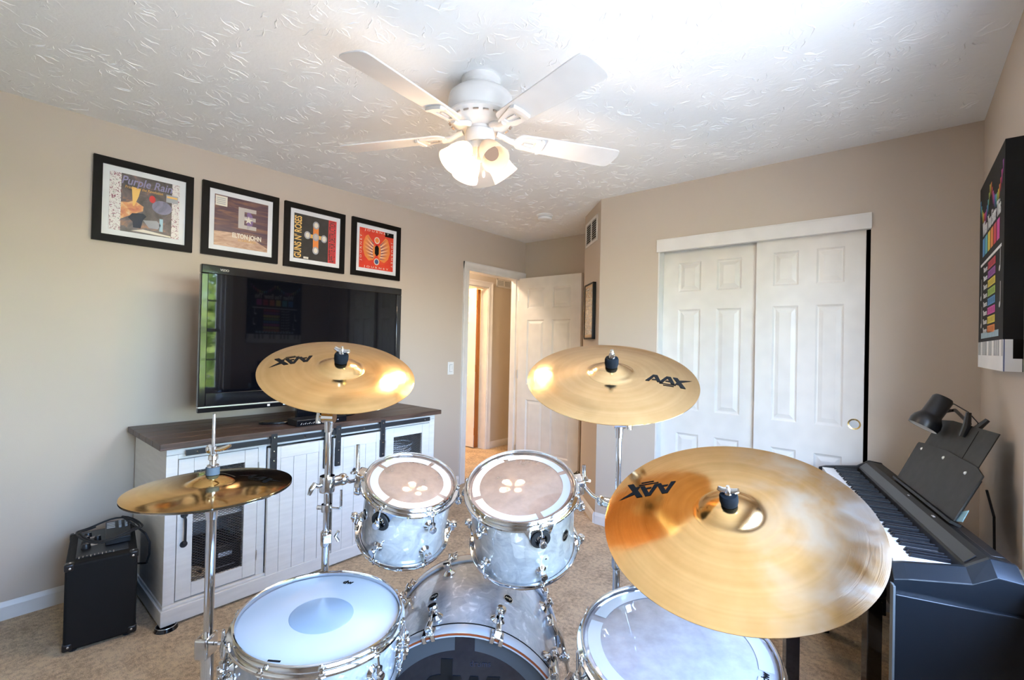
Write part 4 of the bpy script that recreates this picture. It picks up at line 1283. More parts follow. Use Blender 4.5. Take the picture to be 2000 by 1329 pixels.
# ================================================================== drum amplifier by the wall
amp = thing('amplifier', 'black amplifier cabinet with knobs on top, on the carpet beside the console', 'amplifier', (-2.822, 0.450, 0), R(-9))
aw, ad, ah = 0.118, 0.205, 0.372              # half width (y), half depth (x), height
MB().box(-ad, -aw, 0.012, ad, aw, ah).build('cabinet', 'black_matte', amp, bevel=0.010, seg=3)
for sx_ in (-1, 1):
    for sy_ in (-1, 1):
        for zz in (0.0, ah):
            if zz == 0.0:
                MB().cyl((sx_ * (ad - 0.03), sy_ * (aw - 0.03), 0), (sx_ * (ad - 0.03), sy_ * (aw - 0.03), 0.014), 0.014, 12).build('foot', 'black_rubber', amp)
            zc_ = 0.014 if zz == 0 else ah
            dz_ = 1 if zz == 0 else -1
            cb = MB()
            x0_, x1_ = sorted((sx_ * (ad + 0.003), sx_ * (ad - 0.030)))
            y0_, y1_ = sorted((sy_ * (aw + 0.003), sy_ * (aw - 0.030)))
            z0_, z1_ = sorted((zc_ - dz_ * 0.003, zc_ + dz_ * 0.030))
            cb.box(x0_, y0_, z0_, x1_, y1_, z1_)
            c_o = cb.build('corner_guard', 'black_plastic', amp, bevel=0.008, seg=3)
            rv = MB().sphere((sx_ * (ad + 0.003), sy_ * (aw - 0.016), zc_ + dz_ * 0.016), 0.0045, 10, 6, (0.5, 1, 1))
            if zz: rv.sphere((sx_ * (ad - 0.014), sy_ * (aw - 0.016), ah + 0.003), 0.0045, 10, 6, (1, 1, 0.5))
            rv.build('rivet', 'silver', c_o)
cp = MB().box(-ad + 0.025, -aw + 0.030, ah - 0.002, ad - 0.050, aw - 0.030, ah + 0.004).build('control_panel', 'black_plastic', amp, bevel=0.002)
for q in range(10):
    MB().box(ad - 0.062, -aw + 0.040 + 0.0125 * q, ah + 0.004, ad - 0.038 - 0.006 * (q % 3), -aw + 0.0425 + 0.0125 * q, ah + 0.0046).build('printed_mark', 'ink_silver', cp)
for (kx, ky, kr) in ((-0.10, -0.055, 0.015), (-0.05, -0.060, 0.015), (0.00, -0.062, 0.015), (0.05, -0.058, 0.017), (-0.03, -0.02, 0.013)):
    kn = MB().lathe([(0, 0.020), (kr * 0.75, 0.020), (kr * 0.9, 0.014), (kr, 0.003), (kr, 0.0), (0, 0.0)], 18, TT((kx, ky, ah + 0.004))).build('knob', 'black_plastic', amp)
    MB().box(kx - 0.001, ky, ah + 0.0242, kx + 0.001, ky + kr * 0.7, ah + 0.0248).build('pointer', 'ink_silver', kn)
for q, (kx, ky) in enumerate(((-0.08, -0.03), (0.02, -0.035))):
    MB().prism(oval(kx, ky, 0.014, 0.020, 16), ah + 0.0041, ah + 0.0048).build('printed_mark', 'ink_silver', cp)
# effects module lying on the amplifier
fx = thing('effects_module', 'small black mixer module lying on top of the black amplifier', 'electronics', (-2.840, 0.505, ah + 0.0045), R(-9))
MB().prism([(-0.12, 0), (0.10, 0), (0.10, 0.028), (0.02, 0.040), (-0.12, 0.040)], -0.045, 0.045, axes((0, 0, 0), (1, 0, 0), (0, 0, 1), (0, -1, 0))).build('case', 'black_plastic', fx, bevel=0.003)
for q in range(7): MB().box(-0.095 + 0.024 * q, -0.040, 0.040, -0.088 + 0.024 * q, -0.010, 0.0425).build('fader', 'ink_silver', fx) if q < 4 else None
for q in range(4):
    for w__ in range(2): MB().cyl((-0.085 + 0.026 * q, 0.008 + 0.022 * w__, 0.040), (-0.085 + 0.026 * q, 0.008 + 0.022 * w__, 0.049), 0.0055, 10).build('knob', 'grey_panel', fx)
# power lead coiled on the amplifier and hanging down its side
pts = []
cx_, cy_ = -2.81, 0.450
for i in range(60):
    t_ = i / 59
    a_ = R(200) + t_ * 2 * pi * 1.85
    pts.append((cx_ + (0.115 + 0.035 * t_) * cos(a_), cy_ + 0.02 + (0.100 + 0.02 * t_) * sin(a_), ah + 0.056 + 0.010 * sin(3 * a_)))
pts += [(-2.72, 0.585, 0.40), (-2.70, 0.598, 0.36), (-2.71, 0.600, 0.30), (-2.74, 0.597, 0.25), (-2.80, 0.594, 0.23), (-2.90, 0.590, 0.20), (-2.98, 0.585, 0.10), (-3.02, 0.58, 0.012)]
lead = tag(MB().tube(pts, 0.0042, 8).build('power_lead', 'black_rubber'), 'black power lead coiled over the amplifier top', 'cable')
# small black box at the foot of the angled wall
bx_ = thing('speaker_box', 'small black box on the carpet by the open door edge', 'box', (-2.255, 3.655, 0))
MB().box(-0.05, -0.05, 0, 0.05, 0.05, 0.155).build('case', 'black_matte', bx_, bevel=0.006)
MB().tube([(0.02 * cos(a_ / 5), 0.0, 0.155 + 0.028 * sin(a_ / 5)) for a_ in range(0, 16)], 0.003, 6).build('handle', 'black_iron', bx_)

# ================================================================== digital piano along the right wall
PU = Vector((-0.255, 0.967, 0)).normalized()   # along the keyboard, towards the closet
PW = Vector((PU.y, -PU.x, 0))                  # depth, towards the wall
PO = Vector((-0.0130, 1.7946, 0))
PK = 0.976                                    # overall size of the instrument
pmx = axes(PO, PU, PW, Vector((0, 0, 1)))      # local x along keys (0 = treble end), y depth, z up
pmx = Matrix(((PU.x, PW.x, 0, PO.x), (PU.y, PW.y, 0, PO.y), (0, 0, 1, 0), (0, 0, 0, 1)))
# (left-handed frame avoided by mirroring y below)
def P3(u, w, z): return PO + PU * (u * PK) + PW * (w * PK) + Vector((0, 0, z + 0.0152 if z > 0.1 else z))
piano = thing('digital_piano', 'black 88-key digital piano on its stand along the right wall', 'piano', tuple(PO))
def pbx(u0, w0, z0, u1, w1, z1, bb=None):
    bb = bb or MB()
    vs = [P3(u, w, z) - PO for z in (z0, z1) for (u, w) in ((u0, w0), (u1, w0), (u1, w1), (u0, w1))]
    # PU x PW points down, so flip winding
    bb.add(vs, [(0, 1, 2, 3), (7, 6, 5, 4), (4, 5, 1, 0), (5, 6, 2, 1), (6, 7, 3, 2), (7, 4, 0, 3)])
    return bb
def pprofile(poly, u0, u1, bb=None):
    """profile in (depth, z) swept along the keyboard"""
    bb = bb or MB()
    n_ = len(poly)
    vs = [P3(u, w, z) - PO for u in (u0, u1) for (w, z) in poly]
    area = sum(poly[i][0] * poly[(i + 1) % n_][1] - poly[(i + 1) % n_][0] * poly[i][1] for i in range(n_))
    f0, f1 = tuple(range(n_)), tuple(range(2 * n_ - 1, n_ - 1, -1))
    fs = [f0, f1] + [(i, n_ + i, n_ + (i + 1) % n_, (i + 1) % n_) for i in range(n_)]
    if area < 0: fs = [tuple(reversed(f)) for f in fs]
    bb.add(vs, fs)
    return bb
KEYZ = 0.700
M['piano_black'] = simple('piano_black', (0.012, 0.011, 0.010), 0.45, spec=0.25)
M['piano_end'] = simple('piano_end_satin', (0.008, 0.011, 0.014), 0.26, coat=0.08, spec=0.30)
pprofile([(-0.004, 0.632), (0.285, 0.632), (0.285, 0.700), (0.268, 0.745), (0.215, 0.752), (0.196, 0.744), (0.164, 0.716), (0.160, 0.660), (-0.004, 0.660)], 0.0, 1.250).build('body', 'piano_black', piano, bevel=0.002, smooth=False)
pprofile([(0.170, 0.722), (0.1955, 0.7455), (0.194, 0.747), (0.1685, 0.7235)], 0.02, 1.23).build('control_strip', 'black_plastic', piano)
pbx(0.355, 0.200, 0.7495, 0.372, 0.207, 0.7515).build('button', 'ink_silver', piano)
pbx(0.62, 0.203, 0.7495, 0.632, 0.208, 0.7515).build('button', 'grey_panel', piano)
pbx(0.03, 0.232, 0.748, 0.28, 0.262, 0.7502).build('speaker_cover', 'black_plastic', piano, bevel=0.001)
# end cheeks
def cheek(u0, u1):
    return pprofile([(-0.010, 0.632), (0.285, 0.632), (0.285, 0.702), (0.268, 0.748), (0.212, 0.755), (0.160, 0.722), (0.020, 0.704), (-0.010, 0.694)], u0, u1)
cheek(1.250, 1.268).build('end_cheek', 'piano_black', piano, bevel=0.003, smooth=False)
ck = MB()
def end_loft(bb, sec):
    """sections [(u, [(w, z)...])...] lofted"""
    n_ = len(sec[0][1])
    vs = [P3(u, w, z) - PO for u, poly in sec for (w, z) in poly]
    fs = []
    for k_ in range(len(sec) - 1):
        for i in range(n_):
            j = (i + 1) % n_
            fs.append((k_ * n_ + i, k_ * n_ + j, (k_ + 1) * n_ + j, (k_ + 1) * n_ + i))
    fs.append(tuple(reversed(range(n_)))); fs.append(tuple((len(sec) - 1) * n_ + i for i in range(n_)))
    bb.add(vs, fs)
E0 = [(-0.010, 0.632), (0.287, 0.632), (0.287, 0.702), (0.268, 0.748), (0.212, 0.755), (0.160, 0.722), (0.020, 0.704), (-0.010, 0.697)]
E1 = [(-0.014, 0.628), (0.287, 0.628), (0.287, 0.672), (0.268, 0.714), (0.212, 0.721), (0.160, 0.692), (0.020, 0.674), (-0.014, 0.667)]
end_loft(ck, [(0.0, E0), (-0.016, E0), (-0.058, E1)])
ck.build('end_cheek', 'piano_end', piano, bevel=0.002, smooth=False)
# stand: end panels, front legs, stretcher
for (ua, ub) in ((-0.074, -0.052), (1.235, 1.258)):
    pbx(ua, -0.014, 0.0, ub, 0.290, 0.632).build('stand_panel', 'piano_end', piano, bevel=0.003, smooth=False)
pbx(-0.079, -0.020, 0.0, -0.050, -0.014, 0.655).build('panel_edge', 'edge_grey', piano, bevel=0.001, smooth=False)
pbx(-0.052, 0.20, 0.22, 1.235, 0.218, 0.46).build('back_brace', 'piano_black', piano, smooth=False)
# keys: A0 is at the far end
pw = 1.2246 / 52
U0 = 0.0135
wk = None
pat = []                                      # note letters from the treble end (C8) down to A0
notes = ['A', 'B'] + ['C', 'D', 'E', 'F', 'G', 'A', 'B'] * 7 + ['C']
wm = MB()
wm.box(0, 0, 0, pw - 0.0009, 0.150, 0.020)
for i in range(52):
    loc_ = P3(U0 + (51 - i) * pw, 0.002, KEYZ - 0.020) - PO
    mt = Matrix(((PU.x, PW.x, 0, loc_.x), (PU.y, PW.y, 0, loc_.y), (0, 0, 1, loc_.z), (0, 0, 0, 1)))
    if wk is None:
        bb = pbx(0, 0, 0, pw - 0.0011, 0.150, 0.020)
        wk = bb.build('white_key', 'key_white', piano, bevel=0.0012, smooth=False)
        wk.location = loc_
    else: inst(wk, loc=loc_)
bk = None
for i in range(51):
    if notes[i] in 'BE': continue
    loc_ = P3(U0 + (51 - i) * pw - 0.0058, 0.052, KEYZ) - PO
    if bk is None:
        bb = MB()
        n_ = 4
        lo = [(0, 0), (0.0116, 0), (0.0116, 0.100), (0, 0.100)]
        hi = [(0.0013, 0.007), (0.0103, 0.007), (0.0103, 0.100), (0.0013, 0.100)]
        vs = [P3(u, w, 0.0) - PO for u, w in lo] + [P3(u, w, 0.0115) - PO for u, w in hi]
        bb.add(vs, [(0, 1, 2, 3), (7, 6, 5, 4), (4, 5, 1, 0), (5, 6, 2, 1), (6, 7, 3, 2), (7, 4, 0, 3)])
        bk = bb.build('black_key', 'key_black', piano, bevel=0.0007, smooth=False)
        bk.location = loc_
    else: inst(bk, loc=loc_)
# music rest
MRB1, MRB2 = Vector((-0.001, 2.669, 0.772)), Vector((0.142, 2.120, 0.772))
e_ = (MRB1 - MRB2).normalized(); wv_ = Vector((e_.y, -e_.x, 0)); th = R(24)
upv = Vector((0, 0, 1)) * cos(th) + wv_ * sin(th)
nrm = e_.cross(upv) if e_.cross(upv).dot(Vector((-1, 0, 0.3))) > 0 else upv.cross(e_)
def on_rest(a, h_, off=0.0): return MRB2 + e_ * a + upv * h_ + nrm * off
def rest_mtx(off): return axes(on_rest(0, 0, off), -e_, upv, nrm) if (-e_).cross(upv).dot(nrm) > 0 else axes(on_rest(0, 0, off), e_, upv, nrm)
RM = rest_mtx(0.0)
sgn_e = 1 if (RM.to_3x3() @ Vector((1, 0, 0))).dot(e_) > 0 else -1
mr = MB().box(min(0, sgn_e * 0.52), 0.0, -0.010, max(0, sgn_e * 0.52), 0.16, -0.004)
bb_o = mr.build('music_rest', 'piano_black', piano, bevel=0.001, smooth=False)
bb_o.matrix_local = Matrix.Translation(-PO) @ rest_mtx(0.0) @ Matrix.Translation((sgn_e * 0.03, 0, 0))
lip = MB().box(min(0, sgn_e * 0.60), -0.006, -0.010, max(0, sgn_e * 0.60), 0.004, 0.022)
lo_ = lip.build('rest_ledge', 'piano_black', piano, bevel=0.001, smooth=False)
lo_.matrix_local = Matrix.Translation(-PO) @ rest_mtx(0.0) @ Matrix.Translation((-sgn_e * 0.01, 0, 0))
# folio on the rest
fol = thing('music_folio', 'open black folio with three silver snaps leaning on the piano music rest', 'folder', mtx=RM @ TT((0, 0.006, 0.0)))
def fpoly(name, pts, z0_, z1_, mat, parent=fol, bevel=0.001):
    return MB().prism([(sgn_e * x, y) for x, y in pts], z0_, z1_).build(name, mat, parent, bevel=bevel, smooth=False)
M['leather'] = None
g = G('black_leather'); p = g.pos()
M['leather'] = g.done(g.pbr(g.ramp(g.noise(p, 30, 3), [(0.3, (0.030, 0.029, 0.026)), (0.7, (0.042, 0.040, 0.036))]), 0.55, spec=0.25, normal=g.bump(g.noise(p, 420, 2), 0.0008, 0.5)))
fpoly('back_cover', [(0.065, 0.0), (0.545, 0.0), (0.535, 0.298), (0.42, 0.312), (0.067, 0.318)], 0.0005, 0.004, 'leather')
fpoly('cover_fold', [(0.188, 0.165), (0.191, 0.165), (0.197, 0.305), (0.194, 0.305)], 0.004, 0.0052, 'black_matte')
fpoly('front_pocket', [(0.0, 0.0), (0.578, 0.0), (0.584, 0.168), (0.578, 0.178), (0.50, 0.186), (0.30, 0.196), (0.06, 0.190), (-0.002, 0.172)], 0.0055, 0.011, 'leather')
for (sx_, sy_) in ((0.515, 0.158), (0.300, 0.166), (0.100, 0.154)):
    MB().lathe([(0, 0.004), (0.004, 0.0035), (0.0065, 0.001), (0.007, 0)], 16, TT((sgn_e * sx_, sy_, 0.011))).build('snap', 'silver', fol)
fpoly('inner_sheet', [(0.0, 0.002), (0.05, 0.002), (0.03, -0.004 + 0.03), (-0.025, 0.055), (-0.030, 0.012)], 0.001, 0.003, 'teal_paper')
fpoly('inner_sheet', [(0.53, 0.050), (0.635, 0.118), (0.60, 0.085), (0.56, 0.03)], 0.001, 0.0025, 'tan_paper')
# clip-on lamp on the folio's upper edge
lc = on_rest(0.265, 0.312, 0.0)
lamp = thing('clip_lamp', 'small black clip-on lamp clamped to the top of the music folio', 'lamp', tuple(lc))
hd = on_rest(0.455, 0.262, 0.065) - lc        # head base
ax_dir = Vector((0.10, 0.42, 0.90)).normalized()
def lmp(name, prof, org, d_, mat='black_plastic', parent=lamp, n=28):
    q_ = d_.to_track_quat('Z', 'Y').to_matrix().to_4x4(); q_.translation = org
    return MB().lathe(prof, n, q_).build(name, mat, parent)
camR = Vector(RIGHT)
shade_dir = (camR * 0.50 + Vector((0, 0, 1)) * 0.85 - Vector(fw) * 0.12).normalized()
sh = lmp('lamp_shade', [(0.050, -0.014), (0.053, 0.005), (0.049, 0.025), (0.038, 0.042), (0.0355, 0.050), (0.0355, 0.122), (0.030, 0.131), (0, 0.132)], hd, shade_dir)
lmp('shade_inside', [(0, 0.028), (0.038, 0.020), (0.0485, -0.0135)], hd, shade_dir, 'plastic_white', sh)
neck0 = hd + shade_dir * 0.060 + camR * 0.030
nk = MB().tube([neck0, neck0 + camR * 0.030 + Vector((0, 0, 0.004)), neck0 + camR * 0.060 + Vector((0, 0, 0.008)), Vector((0, 0, 0.014)) + nrm * 0.006], 0.0065, 10)
nk.build('arm', 'black_plastic', lamp)
MB().sphere(neck0 + camR * 0.012, 0.009, 12, 8).build('joint', 'black_plastic', lamp)
cl = MB()
cl.add([], [])
for (off_, lean) in ((0.014, 0.012), (-0.012, -0.012)):
    a_ = upv * 0.050 + nrm * (off_ * 2.2) ; b_ = nrm * off_ * 0.7 - upv * 0.040
    cl.tube([b_, nrm * off_, a_], [0.010, 0.012, 0.008], 8)
cl.build('clip', 'black_plastic', lamp)
MB().tube([hd + shade_dir * 0.085 + camR * 0.028, hd + shade_dir * 0.100 + camR * 0.060, Vector((0, 0, 0.055)) + nrm * 0.01, Vector((0, 0, 0.03)) - nrm * 0.02, -nrm * 0.03 - upv * 0.05], 0.0022, 6).build('cord', 'black_rubber', lamp)
cp_ = [on_rest(0.03, 0.14, -0.03), Vector((0.236, 2.19, 0.80)), Vector((0.240, 2.20, 0.60)), Vector((0.243, 2.20, 0.30)), Vector((0.245, 2.2, 0.012))]
tag(MB().tube(cp_, 0.0035, 8).build('lamp_cord', 'black_rubber'), 'thin black cord hanging down the right wall behind the folio', 'cable')

# piano bench in front of the keyboard, mostly hidden by the ride cymbal
bench = thing('piano_bench', 'black four-legged piano bench in front of the keyboard', 'bench', (-0.30, 2.40, 0), R(25))
for (lx, ly) in ((0.135, -0.24), (-0.135, -0.24), (0.135, 0.24), (-0.135, 0.24)):
    MB().box(lx - 0.024, ly - 0.024, 0, lx + 0.024, ly + 0.024, 0.40).build('leg', 'black_gloss', bench, bevel=0.003, smooth=False)
MB().box(-0.155, -0.262, 0.36, 0.155, 0.262, 0.415).build('apron', 'black_gloss', bench, bevel=0.003, smooth=False)
MB().box(-0.170, -0.280, 0.415, 0.170, 0.280, 0.470).build('seat', 'black_matte', bench, bevel=0.018, seg=3)
# ================================================================== drum kit
RTV = Vector(RIGHT)
def shared(cache={}):
    return cache
LUG = {}
def lug_mesh():
    """round turret lug: flange on the shell, neck, barrel with a flat nose; local z points out of the shell, x along the drum axis (towards the hoop)"""
    if 'turret' not in LUG:
        b = MB()
        b.lathe([(0, 0), (0.0150, 0), (0.0155, 0.003), (0.0140, 0.005), (0.0085, 0.010), (0.0080, 0.014), (0.0100, 0.017), (0.0105, 0.029), (0.0090, 0.032), (0, 0.0325)], 22)
        b.cyl((-0.010, 0, 0.0215), (0.018, 0, 0.0215), 0.0072, 14)
        LUG['turret'] = b.mesh('lug')
        LUG['turret'].materials.append(M['chrome'])
    return LUG['turret']
def triple_flange(R_, up=True):
    """stamped steel hoop profile (r, z) with z=0 at the rim edge and going down"""
    k = [(R_ - 0.0040, 0.0), (R_ - 0.0008, 0.0016), (R_ + 0.0012, 0.0), (R_ - 0.0010, -0.004), (R_ - 0.0020, -0.012), (R_ - 0.0012, -0.0145), (R_ + 0.0085, -0.0160), (R_ + 0.0095, -0.0175), (R_ + 0.0095, -0.0225), (R_ + 0.0078, -0.0235), (R_ + 0.0072, -0.0190), (R_ - 0.0030, -0.0178), (R_ - 0.0048, -0.0145), (R_ - 0.0055, -0.004)]
    return k
def badge(parent, r, z, a, rx=0.014, rz=0.019, tilt=0.0):
    """oval metal badge lying on a shell of radius r; local: z axis of drum is up"""
    mt = Matrix.Rotation(a, 4, 'Z') @ axes((r, 0, z), (0, 1, 0), (0, 0, 1), (1, 0, 0))
    bb = MB().prism(oval(0, 0, rx, rz, 28), -0.0006, 0.0016)
    b_ = bb.build('badge', 'silver', parent, mtx=mt)
    MB().prism(oval(0, 0, rx * 0.86, rz * 0.88, 28), 0.0016, 0.0022).build('badge_face', 'logo_black', b_)
    lettering('badge_lettering', 'dw', 'silver', b_, TT((0, 0.001, 0.0024)), rx * 1.35, bold=0.0003)
    return b_

def drum_head_ring(parent, r0, r1, z, gaps, gapw, mat='film_ring'):
    for i in range(len(gaps)):
        a0 = R(gaps[i]) + gapw
        a1 = R(gaps[(i + 1) % len(gaps)]) - gapw
        while a1 < a0: a1 += 2 * pi
        n_ = 18
        poly = [(r1 * cos(a0 + (a1 - a0) * q / n_), r1 * sin(a0 + (a1 - a0) * q / n_)) for q in range(n_ + 1)]
        poly += [(r0 * cos(a1 - (a1 - a0) * q / n_), r0 * sin(a1 - (a1 - a0) * q / n_)) for q in range(n_ + 1)]
        vs = [(x, y, z) for x, y in poly] + [(x, y, z + 0.0004) for x, y in poly]
        m_ = len(poly); fs = []
        for q in range(n_):
            fs.append((m_ + q, m_ + q + 1, m_ + m_ - 2 - q, m_ + m_ - 1 - q))
        MB().add(vs[m_:], [tuple(i_ - m_ for i_ in f) for f in fs]).build('head_ring', mat, parent, smooth=False)

def tom(name, label, c_top, n, Rs, total, lug_phase, badge_a, gaps, film, ring, plate_a=None, nl=6, bottom=True, group=None):
    """drum whose batter rim centre is c_top with axis n. local origin = centre of the bottom rim"""
    n = Vector(n).normalized()
    org = Vector(c_top) - n * total
    t_ = thing(name, label, 'drum', mtx=frame_mtx(org, n, RTV), group=group)
    zt = total
    sh0, sh1 = 0.014, zt - 0.014
    MB().ring([(Rs, sh0), (Rs, sh1), (Rs - 0.002, sh1 + 0.002), (Rs - 0.006, sh1), (Rs - 0.006, sh0)], 72).build('shell', 'pearl', t_)
    ins = MB().lathe([(Rs - 0.0064, sh1), (Rs - 0.0064, sh0)], 64).build('shell_lining', 'maple', t_)
    Rh = Rs + 0.0055
    hp = triple_flange(Rh)
    MB().ring([(r, zt + z) for r, z in hp], 80).build('hoop', 'chrome', t_, angle=28)
    MB().ring([(r, -z) for r, z in reversed(hp)], 80).build('hoop', 'chrome', t_, angle=28)
    zh = zt - 0.0095
    MB().lathe([(0, zh), (Rs - 0.004, zh), (Rs + 0.001, zh - 0.002), (Rs + 0.003, zh - 0.008)], 72).build('drum_head', film, t_)
    MB().lathe([(Rs - 0.003, 0.0096), (0, 0.0096)], 48).build('resonant_head', 'film_clear', t_)
    MB().ring([(Rs + 0.001, zh - 0.003), (Rs + 0.0035, zh - 0.003), (Rs + 0.0035, zh - 0.009), (Rs + 0.001, zh - 0.009)], 64).build('head_collar', 'silver', t_)
    if ring: drum_head_ring(t_, ring[0], ring[1], zh + 0.0006, gaps, 0.055)
    lm = lug_mesh()
    zl_t, zl_b = zt - 0.062, 0.062
    for k in range(nl):
        a = R(lug_phase + 360 / nl * k)
        ro = Rs + 0.0215
        for (zl, top) in ((zl_t, True), (zl_b, False)):
            s_ = 1 if top else -1
            mt = Matrix.Rotation(a, 4, 'Z') @ axes((Rs - 0.0005, 0, zl), (0, 0, s_), (0, s_, 0), (-1 * 1, 0, 0)) if False else Matrix.Rotation(a, 4, 'Z') @ axes((Rs - 0.0005, 0, zl), (0, 0, s_), (0, s_, 0), (1, 0, 0))
            lo = link('lug', lm, None, t_, mtx=mt)
            # tension rod and hoop ear
            ze = (zt - 0.019) if top else 0.019
            rb = MB()
            rb.cyl((Rs + 0.021, 0, zl + s_ * 0.014), (Rs + 0.0125, 0, ze + s_ * 0.008), 0.0025, 8)
            rb.lathe([(0, 0.010), (0.0032, 0.010), (0.0036, 0.003), (0.0062, 0.002), (0.0062, -0.001), (0, -0.001)], 10, Matrix.Translation((Rs + 0.0128, 0, ze + s_ * 0.003)) @ Matrix.Diagonal((1, 1, s_, 1)))
            rb.sphere((Rs + 0.0115, 0, ze - s_ * 0.003), 0.0075, 10, 6, (0.9, 1.5, 0.55))
            o_ = rb.build('tension_rod', 'chrome', t_, mtx=Matrix.Rotation(a, 4, 'Z'))
    for ba in (badge_a if isinstance(badge_a, (list, tuple)) else [badge_a]):
        if ba is not None: badge(t_, Rs, total * 0.56, R(ba))
    MB().cyl((Rs * cos(R(lug_phase + 6)), Rs * sin(R(lug_phase + 6)), total * 0.40), ((Rs + 0.002) * cos(R(lug_phase + 6)), (Rs + 0.002) * sin(R(lug_phase + 6)), total * 0.40), 0.003, 10).build('air_vent', 'chrome', t_)
    if plate_a is not None:
        # suspension plate hugging the shell below the upper hoop, hung on three tension rods with black grommets
        (pa0, pa1, tabs) = plate_a
        rp = Rs + 0.0045
        n_ = 40
        vs = []; fs = []
        for q in range(n_ + 1):
            a = R(pa0 + (pa1 - pa0) * q / n_)
            dep = 0.024
            for ta in tabs:
                da = abs(((a - R(ta)) + pi) % (2 * pi) - pi)
                dep = max(dep, 0.024 + 0.058 * max(0.0, 1 - (da / 0.27) ** 2))
            for (r_, z_) in ((rp, zt - 0.024), (rp, zt - dep), (rp + 0.0022, zt - dep), (rp + 0.0022, zt - 0.024)):
                vs.append((r_ * cos(a), r_ * sin(a), z_))
        for q in range(n_):
            for e in range(4):
                f_ = (q * 4 + e, q * 4 + (e + 1) % 4, q * 4 + 4 + (e + 1) % 4, q * 4 + 4 + e)
                fs.append(f_)
        MB().add(vs, fs).build('suspension_plate', 'chrome', t_)
        for ta in tabs:
            a = R(ta)
            gm = MB().lathe([(0.016, 0.0), (0.0275, 0.001), (0.0265, 0.005), (0.017, 0.006)], 26)
            gm.build('grommet', 'black_rubber', t_, mtx=Matrix.Rotation(a, 4, 'Z') @ axes((rp + 0.0022, 0, zl_t + 0.002), (0, 1, 0), (0, 0, 1), (1, 0, 0)))
    return t_

tom1 = tom('rack_tom', 'smaller white pearl rack tom with chrome hoops, on the left crash stand', (-1.103, 0.868, 0.927), (0.353, -0.131, 0.926), 0.127, 0.215, -113, -147, [156, 246, 336, 66], 'film_clear', (0.095, 0.118), (-178, -45, [-113]), group='toms of the drum kit')
tom2 = tom('rack_tom', 'larger white pearl rack tom with chrome hoops, on the right crash stand', (-0.842, 1.057, 0.929), (0.200, -0.343, 0.918), 0.1525, 0.240, -73, -40, [21, 111, 201, 291], 'film_clear', (0.121, 0.142), (-135, 0, [-73]), group='toms of the drum kit')
ft = tom('floor_tom', 'large white pearl floor tom with clear head standing under the ride cymbal', (-0.379, 1.040, 0.678), (0.027, -0.105, 0.994), 0.2030, 0.415, -172, -60, [60, 150, 240, 330], 'film_ft', (0.164, 0.193), None, 8, group='toms of the drum kit')
lettering('head_logo', 'dw', 'logo_black', ft, TT((0.150, -0.093, 0.406)) @ Matrix.Rotation(R(60), 4, 'Z'), 0.020, bold=0.0006)
for a in (30, 150, 270):                       # floor tom legs
    ca, sa = cos(R(a)), sin(R(a))
    lb = MB()
    r_ = 0.203
    lb.tube([((r_ + 0.030) * ca, (r_ + 0.030) * sa, 0.30), ((r_ + 0.030) * ca, (r_ + 0.030) * sa, -0.10), ((r_ + 0.045) * ca, (r_ + 0.045) * sa, -0.16), ((r_ + 0.055) * ca, (r_ + 0.055) * sa, -0.245)], 0.0055, 10)
    lg = lb.build('leg', 'chrome', ft)
    MB().sphere(((r_ + 0.056) * ca, (r_ + 0.056) * sa, -0.246), 0.013, 14, 8).build('rubber_foot', 'black_rubber', lg)
    bk_ = MB().box(-0.016, -0.018, 0.17, 0.046, 0.018, 0.225, mtx=Matrix.Rotation(R(a), 4, 'Z') @ TT((r_ + 0.001 + 0.016, 0, 0)))
    bo_ = bk_.build('leg_bracket', 'chrome', ft, bevel=0.004)
    MB().tube([((r_ + 0.06) * ca - 0.02 * sa, (r_ + 0.06) * sa + 0.02 * ca, 0.20), ((r_ + 0.07) * ca, (r_ + 0.07) * sa, 0.198), ((r_ + 0.06) * ca + 0.02 * sa, (r_ + 0.06) * sa - 0.02 * ca, 0.20)], 0.004, 8).build('wing_screw', 'chrome', bo_)

# ---- snare drum
SN_N = Vector((0.057, 0.025, 0.998)).normalized()
sn = tom('snare_drum', 'white pearl snare drum with coated head and grey centre dot', (-1.043, 0.566, 0.690), SN_N, 0.178, 0.150, -68, None, [0], 'head_coated', None, None, 10)
SZ = 0.150 - 0.0095
MB().lathe([(0, SZ + 0.0008), (0.0700, SZ + 0.0008), (0.0715, SZ + 0.0002)], 64).build('centre_dot', 'head_dot', sn)
lettering('head_logo', 'dw', 'logo_black', sn, TT((0.010, 0.145, SZ + 0.0006)), 0.020, bold=0.0006, shear=0.2)
MB().box(-0.044, -0.163, SZ + 0.0004, -0.018, -0.158, SZ + 0.0009).build('head_print', 'logo_black', sn)
# snare throw-off on the left side
th_ = MB()
th_.box(0.176, -0.022, 0.045, 0.196, 0.022, 0.120, mtx=Matrix.Rotation(R(206), 4, 'Z'))
to_ = th_.build('throw_off', 'chrome', sn, bevel=0.004)
MB().box(0.196, -0.006, 0.085, 0.202, 0.006, 0.145, mtx=Matrix.Rotation(R(206), 4, 'Z')).build('lever', 'chrome', to_, bevel=0.002)
MB().cyl((0.19 * cos(R(206)), 0.19 * sin(R(206)), 0.03), (0.19 * cos(R(206)), 0.19 * sin(R(206)), 0.048), 0.009, 12).build('strainer_knob', 'chrome', to_)

